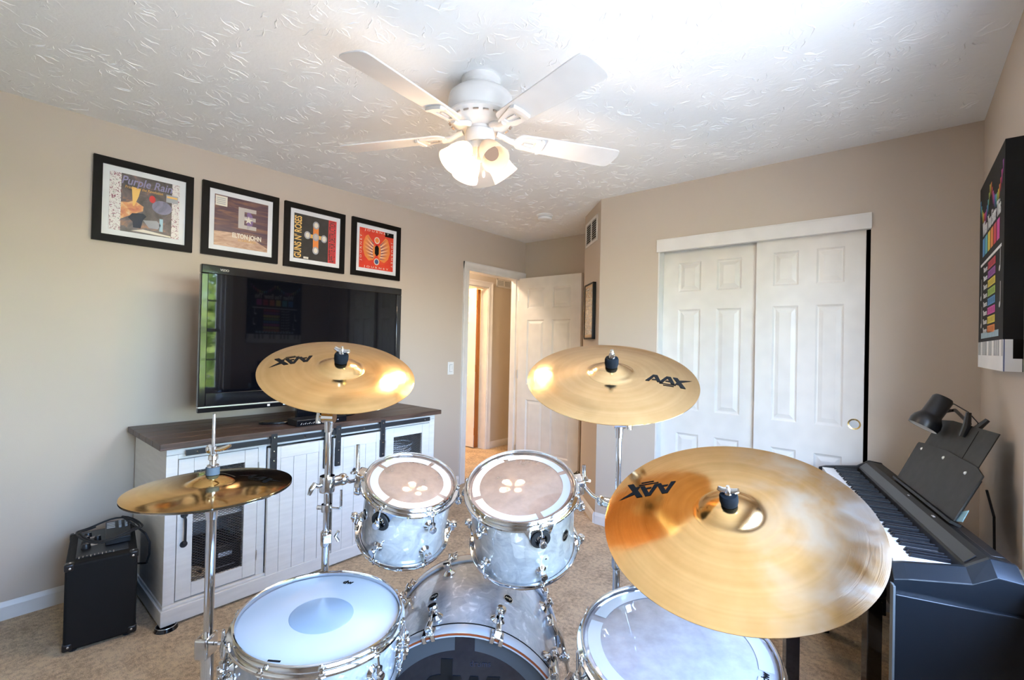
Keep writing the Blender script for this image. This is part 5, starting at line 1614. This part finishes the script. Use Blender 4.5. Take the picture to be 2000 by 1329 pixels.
# snare stand: three basket arms, tube, tripod
snc = Vector((-1.043, 0.566, 0.690)) - SN_N * 0.150
ss = thing('snare_stand', 'chrome snare stand cradling the white snare drum', 'stand', (snc.x, snc.y, 0))
hb = snc.z - 0.10
MB().cyl((0, 0, 0.14), (0, 0, hb), 0.0125, 16).build('tube', 'chrome', ss)
MB().lathe([(0, hb), (0.022, hb), (0.026, hb + 0.015), (0.020, hb + 0.03), (0, hb + 0.03)], 20).build('basket_hub', 'chrome', ss)
for a in (95, 205, 335):
    ca, sa = cos(R(a)), sin(R(a))
    ra = 0.190
    zz = snc.z - 0.006 - (SN_N.x * ra * ca + SN_N.y * ra * sa)
    ar = MB().tube([(0.015 * ca, 0.015 * sa, hb + 0.012), (0.10 * ca, 0.10 * sa, hb + 0.05), (ra * ca, ra * sa, zz - 0.004), ((ra + 0.020) * ca, (ra + 0.020) * sa, zz + 0.002), ((ra + 0.024) * ca, (ra + 0.024) * sa, zz + 0.035)], 0.0065, 10)
    ao = ar.build('basket_arm', 'chrome', ss)
    MB().sphere(((ra + 0.022) * ca, (ra + 0.022) * sa, zz + 0.030), 0.012, 12, 8, (1, 1, 1.6)).build('rubber_grip', 'black_rubber', ao)
def tripod(parent, zt_, zb_, spread, phase, r_tube=0.0125):
    cb = MB().lathe([(0, zt_ - 0.02), (0.024, zt_ - 0.02), (0.026, zt_), (0.024, zt_ + 0.022), (0, zt_ + 0.022)], 20).build('leg_collar', 'chrome', parent)
    for k in range(3):
        a = R(phase + 120 * k); ca, sa = cos(a), sin(a)
        lg_ = MB().tube([(0.022 * ca, 0.022 * sa, zt_), (spread * 0.6 * ca, spread * 0.6 * sa, zt_ * 0.42), (spread * ca, spread * sa, 0.014)], 0.008, 8)
        lg_ = lg_.build('leg', 'chrome', parent)
        MB().cyl((spread * 0.45 * ca, spread * 0.45 * sa, zt_ * 0.56), (0.016 * ca, 0.016 * sa, zb_), 0.005, 8).build('brace', 'chrome', lg_)
        MB().sphere((spread * ca, spread * sa, 0.013), 0.013, 12, 8).build('rubber_foot', 'black_rubber', lg_)
tripod(ss, 0.33, 0.15, 0.23, 20)

# ---- bass drum, lying along its axis
BA = Vector((cos(R(129.0)), sin(R(129.0)), 0))
BC = Vector((-0.879, 0.877, 0.304))
RBD = 0.2800
bd = thing('bass_drum', 'white pearl bass drum with dark head lying on its side', 'drum', mtx=Matrix.Translation(BC) @ Matrix(((-BA.y, 0, BA.x, 0), (BA.x, 0, BA.y, 0), (0, 1, 0, 0), (0, 0, 0, 1))) if False else axes(BC, Vector((BA.y, -BA.x, 0)), Vector((0, 0, 1)), BA) if Vector((BA.y, -BA.x, 0)).cross(Vector((0, 0, 1))).dot(BA) > 0 else axes(BC, Vector((-BA.y, BA.x, 0)), Vector((0, 0, 1)), BA))
bsx = 1 if (bd.matrix_world.to_3x3() @ Vector((1, 0, 0))).dot(RTV) > 0 else -1     # local x to camera right?
RS = 0.2745
MB().ring([(RS, 0.002), (RS, 0.360), (RS - 0.008, 0.360), (RS - 0.008, 0.002)], 96).build('shell', 'pearl', bd)
def wood_hoop(z0_, z1_, near):
    o_ = MB().ring([(RBD + 0.004, z0_), (RBD + 0.005, z0_ + 0.003), (RBD + 0.005, z1_ - 0.003), (RBD + 0.004, z1_), (RBD - 0.005, z1_), (RBD - 0.005, z0_)], 96).build('hoop', 'hoop_white', bd, angle=25)
    zi = z0_ if near else z1_
    d_ = -1 if near else 1
    MB().ring([(RBD + 0.0046, zi), (RBD + 0.0046, zi + d_ * 0.0012), (RBD - 0.0005, zi + d_ * 0.0012), (RBD - 0.0005, zi)], 96).build('hoop_edge', 'hoop_inlay', o_)
wood_hoop(-0.042, -0.001, True)
wood_hoop(0.364, 0.405, False)
MB().ring([(RS + 0.0005, -0.001), (RBD + 0.0052, -0.001), (RBD + 0.0048, 0.003), (RS + 0.0005, 0.004)], 96).build('head_collar', 'logo_black', bd)
MB().ring([(RS + 0.0005, 0.358), (RBD - 0.001, 0.358), (RBD - 0.001, 0.364), (RS + 0.0005, 0.364)], 96).build('head_collar', 'dark_chrome', bd)
MB().lathe([(RBD - 0.005, -0.016), (0, -0.016)], 96).build('batter_head', 'head_dark', bd)
MB().lathe([(0, 0.380), (RBD - 0.005, 0.380)], 64).build('front_head', 'head_dark', bd)
MB().lathe([(RBD - 0.0055, -0.0166), (0.225, -0.0166)], 96).build('head_grey_ring', 'head_grey_ring', bd)
MB().box(-0.030 * 1, 0.205, -0.0172, 0.022, 0.274, -0.0168).build('head_tab', 'head_dark', bd)
# big dw mark on the head, seen from the drummer's side
zf_ = Matrix(((-bsx, 0, 0, 0), (0, 1, 0, 0), (0, 0, -1, 0), (0, 0, 0, 1))) if False else Matrix.Identity(4)
lm_ = axes((bsx * (-0.010), 0.120, -0.0172), (-1 * 1.0, 0, 0), (0, 1, 0), (0, 0, -1))
M['logo_on_dark'] = simple('logo_on_dark', (0.0015, 0.0014, 0.0016), 0.55)
M['logo_grey'] = simple('logo_grey', (0.035, 0.032, 0.045), 0.4)
lettering('head_logo', 'dw', 'logo_on_dark', bd, lm_, 0.185, bold=0.010, width=0.205)
lettering('head_lettering', 'drums', 'logo_grey', bd, axes((bsx * 0.045, 0.190, -0.0172), (-1, 0, 0), (0, 1, 0), (0, 0, -1)), 0.022)
lm = lug_mesh()
for k in range(10):
    # angle measured from straight up, clockwise seen from the drummer
    a = R(90 - 18 - 36 * k)
    for (zl, s_) in ((0.055, -1), (0.305, 1)):
        mt = Matrix.Rotation(a, 4, 'Z') @ axes((RS - 0.0005, 0, zl), (0, 0, s_), (0, s_, 0), (1, 0, 0)) @ Matrix.Diagonal((1.35, 1.35, 1.25, 1))
        link('lug', lm, None, bd, mtx=mt)
        zc_ = -0.030 if s_ < 0 else 0.394
        cb = MB()
        cb.cyl((RS + 0.028, 0, zl + s_ * 0.02), (RS + 0.021, 0, zc_), 0.0034, 10)
        ro = cb.build('tension_rod', 'chrome', bd, mtx=Matrix.Rotation(a, 4, 'Z'))
        # claw hook over the hoop
        c2 = MB()
        zo = -0.0445 if s_ < 0 else 0.4075
        zi_ = zc_ - s_ * 0.028
        c2.tube([(RS + 0.020, 0, zi_), (RS + 0.021, 0, zc_)], 0.0095, 14)
        lo_, hi_ = sorted((zc_ - s_ * 0.016, zo))
        c2.box(RBD + 0.0052, -0.017, lo_, RBD + 0.011, 0.017, hi_)
        z_a, z_b = sorted((zo, zo + s_ * 0.004))
        c2.box(RBD - 0.007, -0.017, z_a, RBD + 0.011, -0.006, z_b); c2.box(RBD - 0.007, 0.006, z_a, RBD + 0.011, 0.017, z_b)
        co = c2.build('claw_hook', 'chrome', bd, mtx=Matrix.Rotation(a, 4, 'Z'), bevel=0.0015)
        # wing key on the claw
        if s_ > 0: MB().tube([(RS + 0.021, -0.016, zc_ + 0.020), (RS + 0.021, 0, zc_ + 0.008), (RS + 0.021, 0.016, zc_ + 0.020)], 0.0032, 8).build('key_rod', 'chrome', co)
for ba in (90 + bsx * 24.5, 90 - bsx * 24.0):
    a = R(ba)
    zz = 0.185
    mt = Matrix.Rotation(a, 4, 'Z') @ axes((RS, 0, zz), (0, 1, 0), (0, 0, 1), (1, 0, 0)) @ Matrix.Rotation(R(180), 4, 'Z')
    b_ = MB().prism(oval(0, 0, 0.015, 0.021, 28), -0.0006, 0.0016).build('badge', 'silver', bd, mtx=mt)
    MB().prism(oval(0, 0, 0.013, 0.0185, 28), 0.0016, 0.0022).build('badge_face', 'logo_black', b_)
    lettering('badge_lettering', 'dw', 'silver', b_, TT((0, 0.001, 0.0024)), 0.018, bold=0.0003)
# spurs
for s_ in (-1, 1):
    a = R(90 + s_ * 62)
    rx, ry = RS * cos(a), RS * sin(a)
    sp = MB().box(RS - 0.002, -0.020, 0.225, RS + 0.022, 0.020, 0.285, mtx=Matrix.Rotation(a, 4, 'Z')).build('spur_bracket', 'chrome', bd, bevel=0.004)
    ox, oy = (RS + 0.014) * cos(a), (RS + 0.014) * sin(a)
    MB().tube([(ox, oy, 0.26), (ox * 1.12, oy - 0.06, 0.30), (ox * 1.42, -0.287, 0.40)], [0.008, 0.008, 0.006], 10).build('spur', 'chrome', sp)
    MB().sphere((ox * 1.42, -0.290, 0.402), 0.0115, 12, 8).build('rubber_tip', 'black_rubber', sp)

# bass drum pedal, clamped on the near hoop (below the picture's edge)
# ---- cymbals
def cymbal_profile(Rc, bell_r, bell_h, bow):
    pts = [(0.0055, bell_h + bow)]
    for i in range(1, 8):
        t_ = i / 8
        pts.append((bell_r * t_, bow + bell_h * (1 - t_ ** 2.3)))
    n_ = 22
    for i in range(n_ + 1):
        t_ = i / n_
        r_ = bell_r + (Rc - bell_r) * t_
        pts.append((r_, bow * (1 - (t_ ** 1.7)) + (bell_h * 0.02 if i == 0 else 0)))
    return pts
def aax(parent, p0, p1, h, zfun, mat='logo_black', scale=1.0):
    """AAX mark drawn from p0 (first A) to p1 (tip of the X), height h"""
    p0, p1 = Vector((*p0, 0)), Vector((*p1, 0))
    ex = (p1 - p0); Ln = ex.length; ex.normalize(); ey = Vector((-ex.y, ex.x, 0))
    k = Ln / 4.2
    hh = h
    def A(x0):
        # slanted A: heavy left leg, thin crossbar
        return [[(x0 - 0.50, 0), (x0 + 0.28, 1), (x0 + 0.55, 1), (x0 - 0.16, 0)], [(x0 + 0.28, 1), (x0 + 0.66, 1), (x0 + 0.88, 0), (x0 + 0.54, 0)], [(x0 + 0.06, 0.22), (x0 + 0.18, 0.36), (x0 + 0.66, 0.36), (x0 + 0.66, 0.22)]]
    polys = A(0.50) + A(1.66)
    polys += [[(2.48, 1), (2.90, 1), (3.40, -0.38), (2.96, -0.38)], [(2.52, 0.0), (2.82, 0.0), (3.16, 0.42), (4.2, 0.98), (3.0, 0.66)]]
    bb = MB()
    for poly in polys:
        n_ = len(poly)
        pts = []
        for (x, y) in poly:
            q = p0 + ex * (x * k) + ey * ((y - 0.5) * hh)
            pts.append((q.x, q.y, zfun(hypot(q.x, q.y)) + 0.0009))
        a_ = sum(pts[i][0] * pts[(i + 1) % n_][1] - pts[(i + 1) % n_][0] * pts[i][1] for i in range(n_))
        if a_ < 0: pts.reverse()
        bb.add(pts, [tuple(range(n_))])
    o_ = bb.build('logo', mat, parent, smooth=False)
    for j, (xa_, xb_, yy) in enumerate(((1.2, 2.6, -0.62), (1.5, 2.4, -0.82))):
        b2 = MB()
        pts = []
        for (x, y) in ((xa_, yy - 0.05), (xb_, yy - 0.05), (xb_, yy + 0.04), (xa_, yy + 0.04)):
            q = p0 + ex * (x * k) + ey * ((y) * hh)
            pts.append((q.x, q.y, zfun(hypot(q.x, q.y)) + 0.0009))
        b2.add(pts, [(0, 1, 2, 3)])
        b2.build('small_print', mat, o_, smooth=False)
def cymbal(name, label, c, n, Rc, mat, bell_r, bell_h, bow, logo, lh, group='cymbals of the drum kit'):
    """c = centre of the rim circle"""
    mt = frame_mtx(c, n, RTV)
    cy = thing(name, label, 'cymbal', mtx=mt, group=group)
    prof = cymbal_profile(Rc, bell_r, bell_h, bow)
    th_ = 0.0011
    full = prof + [(r, z - th_) for r, z in reversed(prof)]
    MB().ring(full, 128).build('plate', mat, cy, angle=60)
    def zf(r):
        for (r0_, z0_), (r1_, z1_) in zip(prof, prof[1:]):
            if r0_ <= r <= r1_: return z0_ + (z1_ - z0_) * (r - r0_) / max(1e-9, r1_ - r0_)
        return 0.0
    if logo: aax(cy, logo[0], logo[1], lh, zf)
    return cy, mt, zf
cyl_, mL, zL = cymbal('crash_cymbal', 'brushed bronze crash cymbal in front of the television', (-1.185, 0.677, 1.240), (0.389, -0.158, 0.908), 0.2032, 'bronze', 0.062, 0.019, 0.016, ((-0.082, 0.030), (-0.178, -0.040)), 0.034)
cyr_, mR, zR = cymbal('crash_cymbal', 'brushed bronze crash cymbal in front of the open door and closet', (-0.611, 1.152, 1.242), (0.209, -0.345, 0.915), 0.2286, 'bronze_pale', 0.064, 0.020, 0.018, ((0.083, -0.030), (0.206, -0.055)), 0.038)
cyd_, mD, zD = cymbal('ride_cymbal', 'large bronze ride cymbal with painted window sheen at the lower right, over the floor tom', (-0.277, 1.069, 0.967), (0.030, -0.413, 0.910), 0.267, 'bronze_ride', 0.066, 0.021, 0.020, ((-0.074, 0.112), (-0.214, 0.132)), 0.040)
hht, mH, zH = cymbal('hi_hat_cymbal', 'polished bronze upper hi-hat cymbal', (-1.295, 0.408, 0.964), (-0.01, -0.004, 1.0), 0.178, 'bronze_polished', 0.052, 0.017, 0.013, ((0.040, 0.062), (0.158, 0.022)), 0.028, group='hi-hat cymbals')
hhb = thing('hi_hat_cymbal', 'dark lower hi-hat cymbal just under the polished upper one', 'cymbal', mtx=frame_mtx((-1.295, 0.408, 0.959), (-0.01, -0.004, 1.0), RTV), group='hi-hat cymbals')
pf = [(r, -z) for r, z in cymbal_profile(0.178, 0.048, 0.014, 0.013)]
MB().ring(pf + [(r, z - 0.0012) for r, z in reversed(pf)], 128).build('plate', 'dark_chrome', hhb, angle=60)

# ---- stands
def wing_top(parent, mt, z0_, wing_a, felt='black_felt'):
    """felts, sleeve and wing nut on the cymbal axis; z0_ = top of the bell"""
    MB().lathe([(0.0045, z0_ - 0.001), (0.0165, z0_), (0.0185, z0_ + 0.008), (0.0185, z0_ + 0.020), (0.0165, z0_ + 0.025), (0.0045, z0_ + 0.026)], 26).build('felt', felt, parent, mtx=parent.matrix_world.inverted() @ mt)
    wn_ = MB()
    wn_.lathe([(0, z0_ + 0.025), (0.009, z0_ + 0.025), (0.008, z0_ + 0.036), (0.0055, z0_ + 0.040), (0, z0_ + 0.040)], 18)
    ca, sa = cos(R(wing_a)), sin(R(wing_a))
    wn_.tube([(0.020 * ca, 0.020 * sa, z0_ + 0.038), (0.011 * ca, 0.011 * sa, z0_ + 0.034), (0, 0, z0_ + 0.033), (-0.011 * ca, -0.011 * sa, z0_ + 0.034), (-0.020 * ca, -0.020 * sa, z0_ + 0.038)], [0.005, 0.0065, 0.0075, 0.0065, 0.005], 10)
    wn_.build('wing_nut', 'chrome', parent, mtx=parent.matrix_world.inverted() @ mt)
    MB().cyl((0, 0, -0.035), (0, 0, z0_ + 0.046), 0.0035, 10).build('threaded_rod', 'chrome', parent, mtx=parent.matrix_world.inverted() @ mt)
    MB().lathe([(0.0045, z0_ - 0.018), (0.017, z0_ - 0.017), (0.017, z0_ - 0.010), (0.0045, z0_ - 0.009)], 22).build('lower_felt', felt, parent, mtx=parent.matrix_world.inverted() @ mt)

def cymbal_stand(name, label, px_, py_, mt, bell_z, wing_a, joints, knob_dir):
    st = thing(name, label, 'stand', (px_, py_, 0), group='cymbal stands')
    w2l = st.matrix_world.inverted() if False else Matrix.Translation((-px_, -py_, 0))
    bpy.context.view_layer.update()
    wing_top(st, mt, bell_z, wing_a)
    # tilter under the cymbal
    tip = w2l @ (mt @ Vector((0, 0, -0.035)))
    top_z = tip.z - 0.085
    ctr = Vector((0, 0, top_z - 0.020))
    tl = MB()
    tl.cyl(tip, Vector((0, 0, top_z - 0.004)), 0.0085, 14)
    tl.cyl(Vector((0, 0, top_z - 0.008)), Vector((0, 0, top_z - 0.008)) + (tip - Vector((0, 0, top_z))) * 0.55, 0.012, 16)
    d_ = RTV.copy(); d_.z = 0; d_.normalize()
    tl.cyl(ctr - d_ * 0.016 + Vector((0, 0, 0.012)), ctr + d_ * 0.016 + Vector((0, 0, 0.012)), 0.0165, 20)
    tl.lathe([(0, top_z - 0.050), (0.0105, top_z - 0.050), (0.0115, top_z - 0.030), (0.013, top_z - 0.012), (0, top_z - 0.010)], 18)
    tl.build('tilter', 'chrome', st)
    kb_ = ctr + d_ * (0.030 * knob_dir) + Vector((0, 0, 0.012))
    MB().tube([kb_ + Vector((0, 0, 0.012)), kb_, kb_ - Vector((0, 0, 0.018))], [0.004, 0.006, 0.0075], 10).build('tilter_wing', 'chrome', st)
    MB().cyl(ctr + d_ * 0.016 * knob_dir + Vector((0, 0, 0.012)), kb_, 0.004, 8).build('tilter_bolt', 'chrome', st)
    # telescoping tubes with clamp joints
    zs = [top_z - 0.045] + list(joints) + [0.12]
    rads = [0.0080, 0.0100, 0.0125, 0.0140]
    for i in range(len(zs) - 1):
        MB().cyl((0, 0, zs[i + 1]), (0, 0, zs[i]), rads[i], 18).build('tube', 'chrome', st)
    for i, z_ in enumerate(joints):
        r_ = rads[i + 1]
        jb = MB()
        jb.lathe([(0, z_ - 0.030), (r_ + 0.0015, z_ - 0.030), (r_ + 0.004, z_ - 0.024), (r_ + 0.004, z_ + 0.010), (r_ - 0.001, z_ + 0.014), (0, z_ + 0.014)], 20)
        jo = jb.build('clamp_joint', 'chrome', st)
        b2 = MB().box(-0.012, -0.030, -0.014, 0.012, -0.008, 0.012, mtx=TT((0, 0, z_)) @ Matrix.Rotation(R(70), 4, 'Z'))
        b2.build('clamp_block', 'chrome', jo, bevel=0.003)
        dd = Matrix.Rotation(R(70), 3, 'Z') @ Vector((1, 0, 0)); e2 = Matrix.Rotation(R(70), 3, 'Z') @ Vector((0, -1, 0))
        q = e2 * 0.020 + Vector((0, 0, z_))
        MB().tube([q + dd * 0.030 + Vector((0, 0, 0.014)), q + dd * 0.022, q + dd * 0.030 - Vector((0, 0, 0.014))], 0.0045, 8).build('wing_screw', 'chrome', jo)
    tripod(st, 0.40, 0.14, 0.22, 90)
    return st
stL = cymbal_stand('cymbal_stand', 'chrome cymbal stand holding the crash in front of the television and the smaller tom', -1.227, 0.671, mL, 0.035, 175, [0.785, 0.50], -1)
stR = cymbal_stand('cymbal_stand', 'chrome cymbal stand holding the crash near the closet and the larger tom', -0.605, 1.195, mR, 0.038, 80, [0.74, 0.46], 1)

# tom arms: clamp on the stand tube, L-rod, bracket at the tom shell
def tom_arm(name, label, pole, z_, tm, az, rod_up):
    t_ = thing(name, label, 'clamp', (pole[0], pole[1], z_), group='tom clamps')
    inv = Matrix.Translation((-pole[0], -pole[1], -z_))
    mw = tm.matrix_world
    Rs_ = 0.127 if tm is tom1 else 0.1525
    tot = 0.215 if tm is tom1 else 0.240
    pb = mw @ Vector(((Rs_ + 0.036) * cos(R(az)), (Rs_ + 0.036) * sin(R(az)), tot - 0.030))
    pb = inv @ pb
    d_ = Vector((pb.x, pb.y, 0)); d_.normalize()
    s_ = Vector((-d_.y, d_.x, 0))
    cb = MB()
    cb.lathe([(0.0082, -0.022), (0.020, -0.022), (0.021, -0.016), (0.021, 0.016), (0.020, 0.022), (0.0082, 0.022)], 24)
    cb.build('clamp', 'chrome', t_)
    MB().tube([-d_ * 0.016, -d_ * 0.030, -d_ * 0.040 + Vector((0, 0, 0.006)), -d_ * 0.050 - Vector((0, 0, 0.004)), -d_ * 0.056 - Vector((0, 0, 0.018))], [0.006, 0.006, 0.008, 0.007, 0.0045], 10).build('wing_bolt', 'chrome', t_)
    el = d_ * 0.052
    MB().tube([d_ * 0.016, d_ * 0.034, el], [0.013, 0.015, 0.012], 14).build('arm', 'chrome', t_)
    MB().sphere(el, 0.017, 18, 12).build('ball_joint', 'chrome', t_)
    rodx = pb - d_ * 0.004
    low = rodx - Vector((0, 0, 0.020))
    MB().tube([el, el + (low - el) * 0.5 - Vector((0, 0, 0.006)), low - d_ * 0.006 , low + Vector((0, 0, 0.012)), rodx + Vector((0, 0, rod_up))], 0.0056, 12).build('l_rod', 'chrome', t_)
    bk_ = MB()
    q_ = mw.to_3x3()
    out = Matrix.Rotation(R(az), 3, 'Z') @ Vector((1, 0, 0))
    loc = inv @ (mw @ Vector(((Rs_ + 0.018) * cos(R(az)), (Rs_ + 0.018) * sin(R(az)), tot - 0.040)))
    mt = Matrix.Translation(loc) @ (q_ @ Matrix.Rotation(R(az), 3, 'Z')).to_4x4()
    bk_.box(-0.006, -0.022, -0.030, 0.020, 0.022, 0.020)
    bk_.build('bracket', 'chrome', t_, mtx=mt, bevel=0.005)
    MB().tube([(0.030, -0.026, 0.006), (0.026, -0.014, 0.0), (0.026, 0.014, 0.0), (0.030, 0.026, 0.006)], [0.004, 0.006, 0.006, 0.004], 10).build('wing_nut', 'chrome', t_, mtx=mt @ TT((0, 0, 0.018)))
    return t_
bpy.context.view_layer.update()
tom_arm('tom_clamp', 'chrome clamp and rod joining the smaller tom to its cymbal stand', (-1.227, 0.671), 0.929, tom1, 172, 0.085)
tom_arm('tom_clamp', 'chrome clamp and rod joining the larger tom to its cymbal stand', (-0.605, 1.195), 0.885, tom2, 12, 0.045)
# memory lock with drop hook on the left stand
ml = MB().lathe([(0.0085, -0.010), (0.014, -0.010), (0.014, 0.010), (0.0085, 0.010)], 18, TT((0, 0, 0.862)))
mo = ml.build('memory_lock', 'chrome', stL)
dv = RTV.copy(); dv.z = 0; dv.normalize()
MB().tube([dv * 0.012 + Vector((0, 0, 0.862)), dv * 0.036 + Vector((0, 0, 0.860)), dv * 0.040 + Vector((0, 0, 0.868)), dv * 0.040 + Vector((0, 0, 0.912))], 0.0035, 8).build('lock_hook', 'chrome', mo)
MB().cyl(-dv * 0.012 + Vector((0, 0, 0.862)), -dv * 0.026 + Vector((0, 0, 0.862)), 0.006, 10).build('lock_screw', 'chrome', mo)

# ride boom stand: boom passes under the cymbal to a pole behind the floor tom
rs = thing('boom_stand', 'chrome boom stand under the large ride cymbal', 'stand', (-0.345, 1.390, 0), group='cymbal stands')
rsi = Matrix.Translation((0.345, -1.390, 0))
bpy.context.view_layer.update()
wing_top(rs, mD, 0.041, 150)
tipd = rsi @ (mD @ Vector((0, 0, -0.035)))
MB().cyl(tipd, tipd - Vector((0, 0, 0.03)), 0.010, 14).build('tilter', 'chrome', rs)
MB().cyl(tipd - Vector((0, 0, 0.03)), Vector((0, 0, 0.80)) + (Vector((0, 0, 0.80)) - tipd) * 0.15, 0.0065, 12).build('boom', 'chrome', rs)
MB().sphere((0, 0, 0.80), 0.020, 16, 10).build('boom_joint', 'chrome', rs)
MB().cyl((0, 0, 0.12), (0, 0, 0.80), 0.0125, 16).build('tube', 'chrome', rs)
tripod(rs, 0.36, 0.14, 0.24, 70)

# hi-hat stand: lower tube, rod, clutch, seat, tripod, pedal
hs = thing('hi_hat_stand', 'chrome hi-hat stand with thin pull rod rising in front of the console', 'stand', (-1.296, 0.409, 0))
MB().cyl((0, 0, 0.10), (0, 0, 0.585), 0.0150, 18).build('lower_tube', 'chrome', hs)
MB().cyl((0, 0, 0.56), (0, 0, 0.900), 0.0110, 18).build('upper_tube', 'chrome', hs)
MB().cyl((0, 0, 0.890), (0, 0, 1.142), 0.0037, 12).build('pull_rod', 'chrome', hs)
MB().lathe([(0, 0.885), (0.0125, 0.885), (0.014, 0.905), (0.026, 0.918), (0.026, 0.926), (0.018, 0.930), (0.018, 0.940), (0.006, 0.940)], 26).build('cymbal_seat', 'chrome', hs)
cj = MB().box(-0.016, -0.030, 0.555, 0.016, 0.016, 0.605, mtx=Matrix.Rotation(R(40), 4, 'Z')).build('clamp_joint', 'chrome', hs, bevel=0.005)
q = RTV * 0.034; q.z = 0
MB().cyl(q * 0.5 + Vector((0, 0, 0.580)), q * 1.15 + Vector((0, 0, 0.580)), 0.005, 10).build('wing_bolt', 'chrome', cj)
wb = MB().lathe([(0, 0.004), (0.022, 0.003), (0.024, -0.003), (0, -0.004)], 12, axes(q * 1.35 + Vector((0, 0, 0.580)), Vector(fw).normalized(), Vector((0, 0, 1)), Vector(fw).normalized().cross(Vector((0, 0, 1))))) 
wb.build('wing_screw', 'dark_chrome', cj)
# clutch on the rod above the upper cymbal
hz = 0.964 + 0.030
MB().lathe([(0.004, hz), (0.0150, hz), (0.0150, hz + 0.018), (0.004, hz + 0.018)], 24).build('clutch_felt', 'grey_felt', hs)
MB().lathe([(0.0038, hz + 0.018), (0.013, hz + 0.018), (0.013, hz + 0.023), (0.008, hz + 0.025), (0.0075, hz + 0.034), (0.011, hz + 0.037), (0.0105, hz + 0.046), (0.0075, hz + 0.050), (0.0075, hz + 0.068), (0.0038, hz + 0.070)], 22).build('clutch', 'chrome', hs)
qr = RTV.copy(); qr.z = 0; qr.normalize()
MB().tube([qr * 0.006 + Vector((0, 0, hz + 0.060)), qr * 0.018 + Vector((0, 0, hz + 0.062)), qr * 0.030 + Vector((0, 0, hz + 0.066)), qr * 0.042 + Vector((0, 0, hz + 0.072))], [0.005, 0.006, 0.0055, 0.004], 10).build('clutch_wing', 'chrome', hs)
MB().sphere(-qr * 0.009 + Vector((0, 0, hz + 0.062)), 0.009, 14, 8, (1, 1, 1.3)).build('clutch_screw', 'chrome', hs)
tripod(hs, 0.34, 0.12, 0.19, 100)
pedal_dir = -Vector((fw.x, fw.y, 0)).normalized()
sidev = Vector((-pedal_dir.y, pedal_dir.x, 0))
pb_ = MB()
vs = [Vector((0, 0, 0.10)) + sidev * s_ * 0.040 + pedal_dir * 0.02 for s_ in (-1, 1)] + [pedal_dir * 0.29 + sidev * s_ * 0.048 + Vector((0, 0, 0.03)) for s_ in (1, -1)]
vs += [v + Vector((0, 0, 0.010)) for v in vs]
pb_.add(vs, [(0, 3, 2, 1), (4, 5, 6, 7), (0, 1, 5, 4), (1, 2, 6, 5), (2, 3, 7, 6), (3, 0, 4, 7)])
pb_.build('pedal', 'chrome', hs, bevel=0.003)

# ================================================================== outside the window
grd = struct(MB().box(0.6, -14, -3.1, 26, 16, -3.0).build('ground', 'soil_lawn'))
def tree(x, y, h_, r_, seed, label):
    rnd = random.Random(seed)
    t_ = thing('leafy_tree', label, 'tree', (x, y, -3.0), group='trees outside the window')
    MB().tube([(0, 0, 0), (0.1, 0.05, h_ * 0.4), (0.0, 0.1, h_ * 0.75)], [0.22, 0.16, 0.08], 10).build('trunk', 'bark', t_)
    bb = MB()
    for i in range(2600):
        while True:
            p_ = Vector((rnd.uniform(-1, 1), rnd.uniform(-1, 1), rnd.uniform(-1, 1)))
            if p_.length < 1: break
        p_ = p_ * (0.55 + 0.45 * rnd.random())
        c_ = Vector((p_.x * r_, p_.y * r_, h_ * 0.62 + p_.z * h_ * 0.40))
        a_ = Vector((rnd.gauss(0, 1), rnd.gauss(0, 1), rnd.gauss(0, 1))).normalized()
        b_ = a_.orthogonal().normalized()
        s_ = rnd.uniform(0.10, 0.22)
        bb.add([c_ - a_ * s_, c_ + b_ * s_ * 0.5, c_ + a_ * s_, c_ - b_ * s_ * 0.5], [(0, 1, 2, 3)])
    fo = bb.build('foliage', 'leaf', t_, smooth=False)
    fo['kind'] = 'stuff'
tree(8.5, 4.6, 7.6, 2.3, 1, 'leafy green tree seen through the window, left one')
tree(12.5, 9.5, 7.4, 2.6, 2, 'leafy green tree seen through the window, middle one')
tree(7.0, -7.5, 7.0, 2.2, 3, 'leafy green tree seen through the window, right one')

# warm ceiling lamp in the lit room across the hall
hl = thing('dome_lamp', 'round frosted ceiling lamp in the lit room across the hall', 'lamp', (-4.95, 3.75, H))
MB().lathe([(0, 0), (0.15, 0), (0.15, -0.02), (0, -0.02)], 32).build('base', 'silver', hl)
MB().lathe([(0.14, -0.02), (0.12, -0.06), (0.06, -0.085), (0, -0.09)], 32).build('lamp_shade', 'shade', hl)
pl = bpy.data.lights.new('dome_light', 'POINT'); pl.energy = 65; pl.color = (1.0, 0.62, 0.30); pl.shadow_soft_size = 0.06
po_ = bpy.data.objects.new('dome_light', pl); COL.objects.link(po_); po_.parent = hl; po_.location = (0, 0, -0.14)

# unseen ceiling lamp added to brighten the hallway past the doorway
h2 = thing('hall_added_lamp', 'unseen frosted ceiling lamp added to light the hallway beyond the doorway', 'lamp', (-3.65, 3.05, H))
MB().lathe([(0, 0), (0.13, 0), (0.13, -0.02), (0, -0.02)], 32).build('base', 'silver', h2)
MB().lathe([(0.12, -0.02), (0.10, -0.055), (0.05, -0.075), (0, -0.08)], 32).build('lamp_shade', 'shade', h2)
pl = bpy.data.lights.new('hall_added_light', 'POINT'); pl.energy = 17; pl.color = (1.0, 0.80, 0.60); pl.shadow_soft_size = 0.06
po_ = bpy.data.objects.new('hall_added_light', pl); COL.objects.link(po_); po_.parent = h2; po_.location = (0, 0, -0.13)
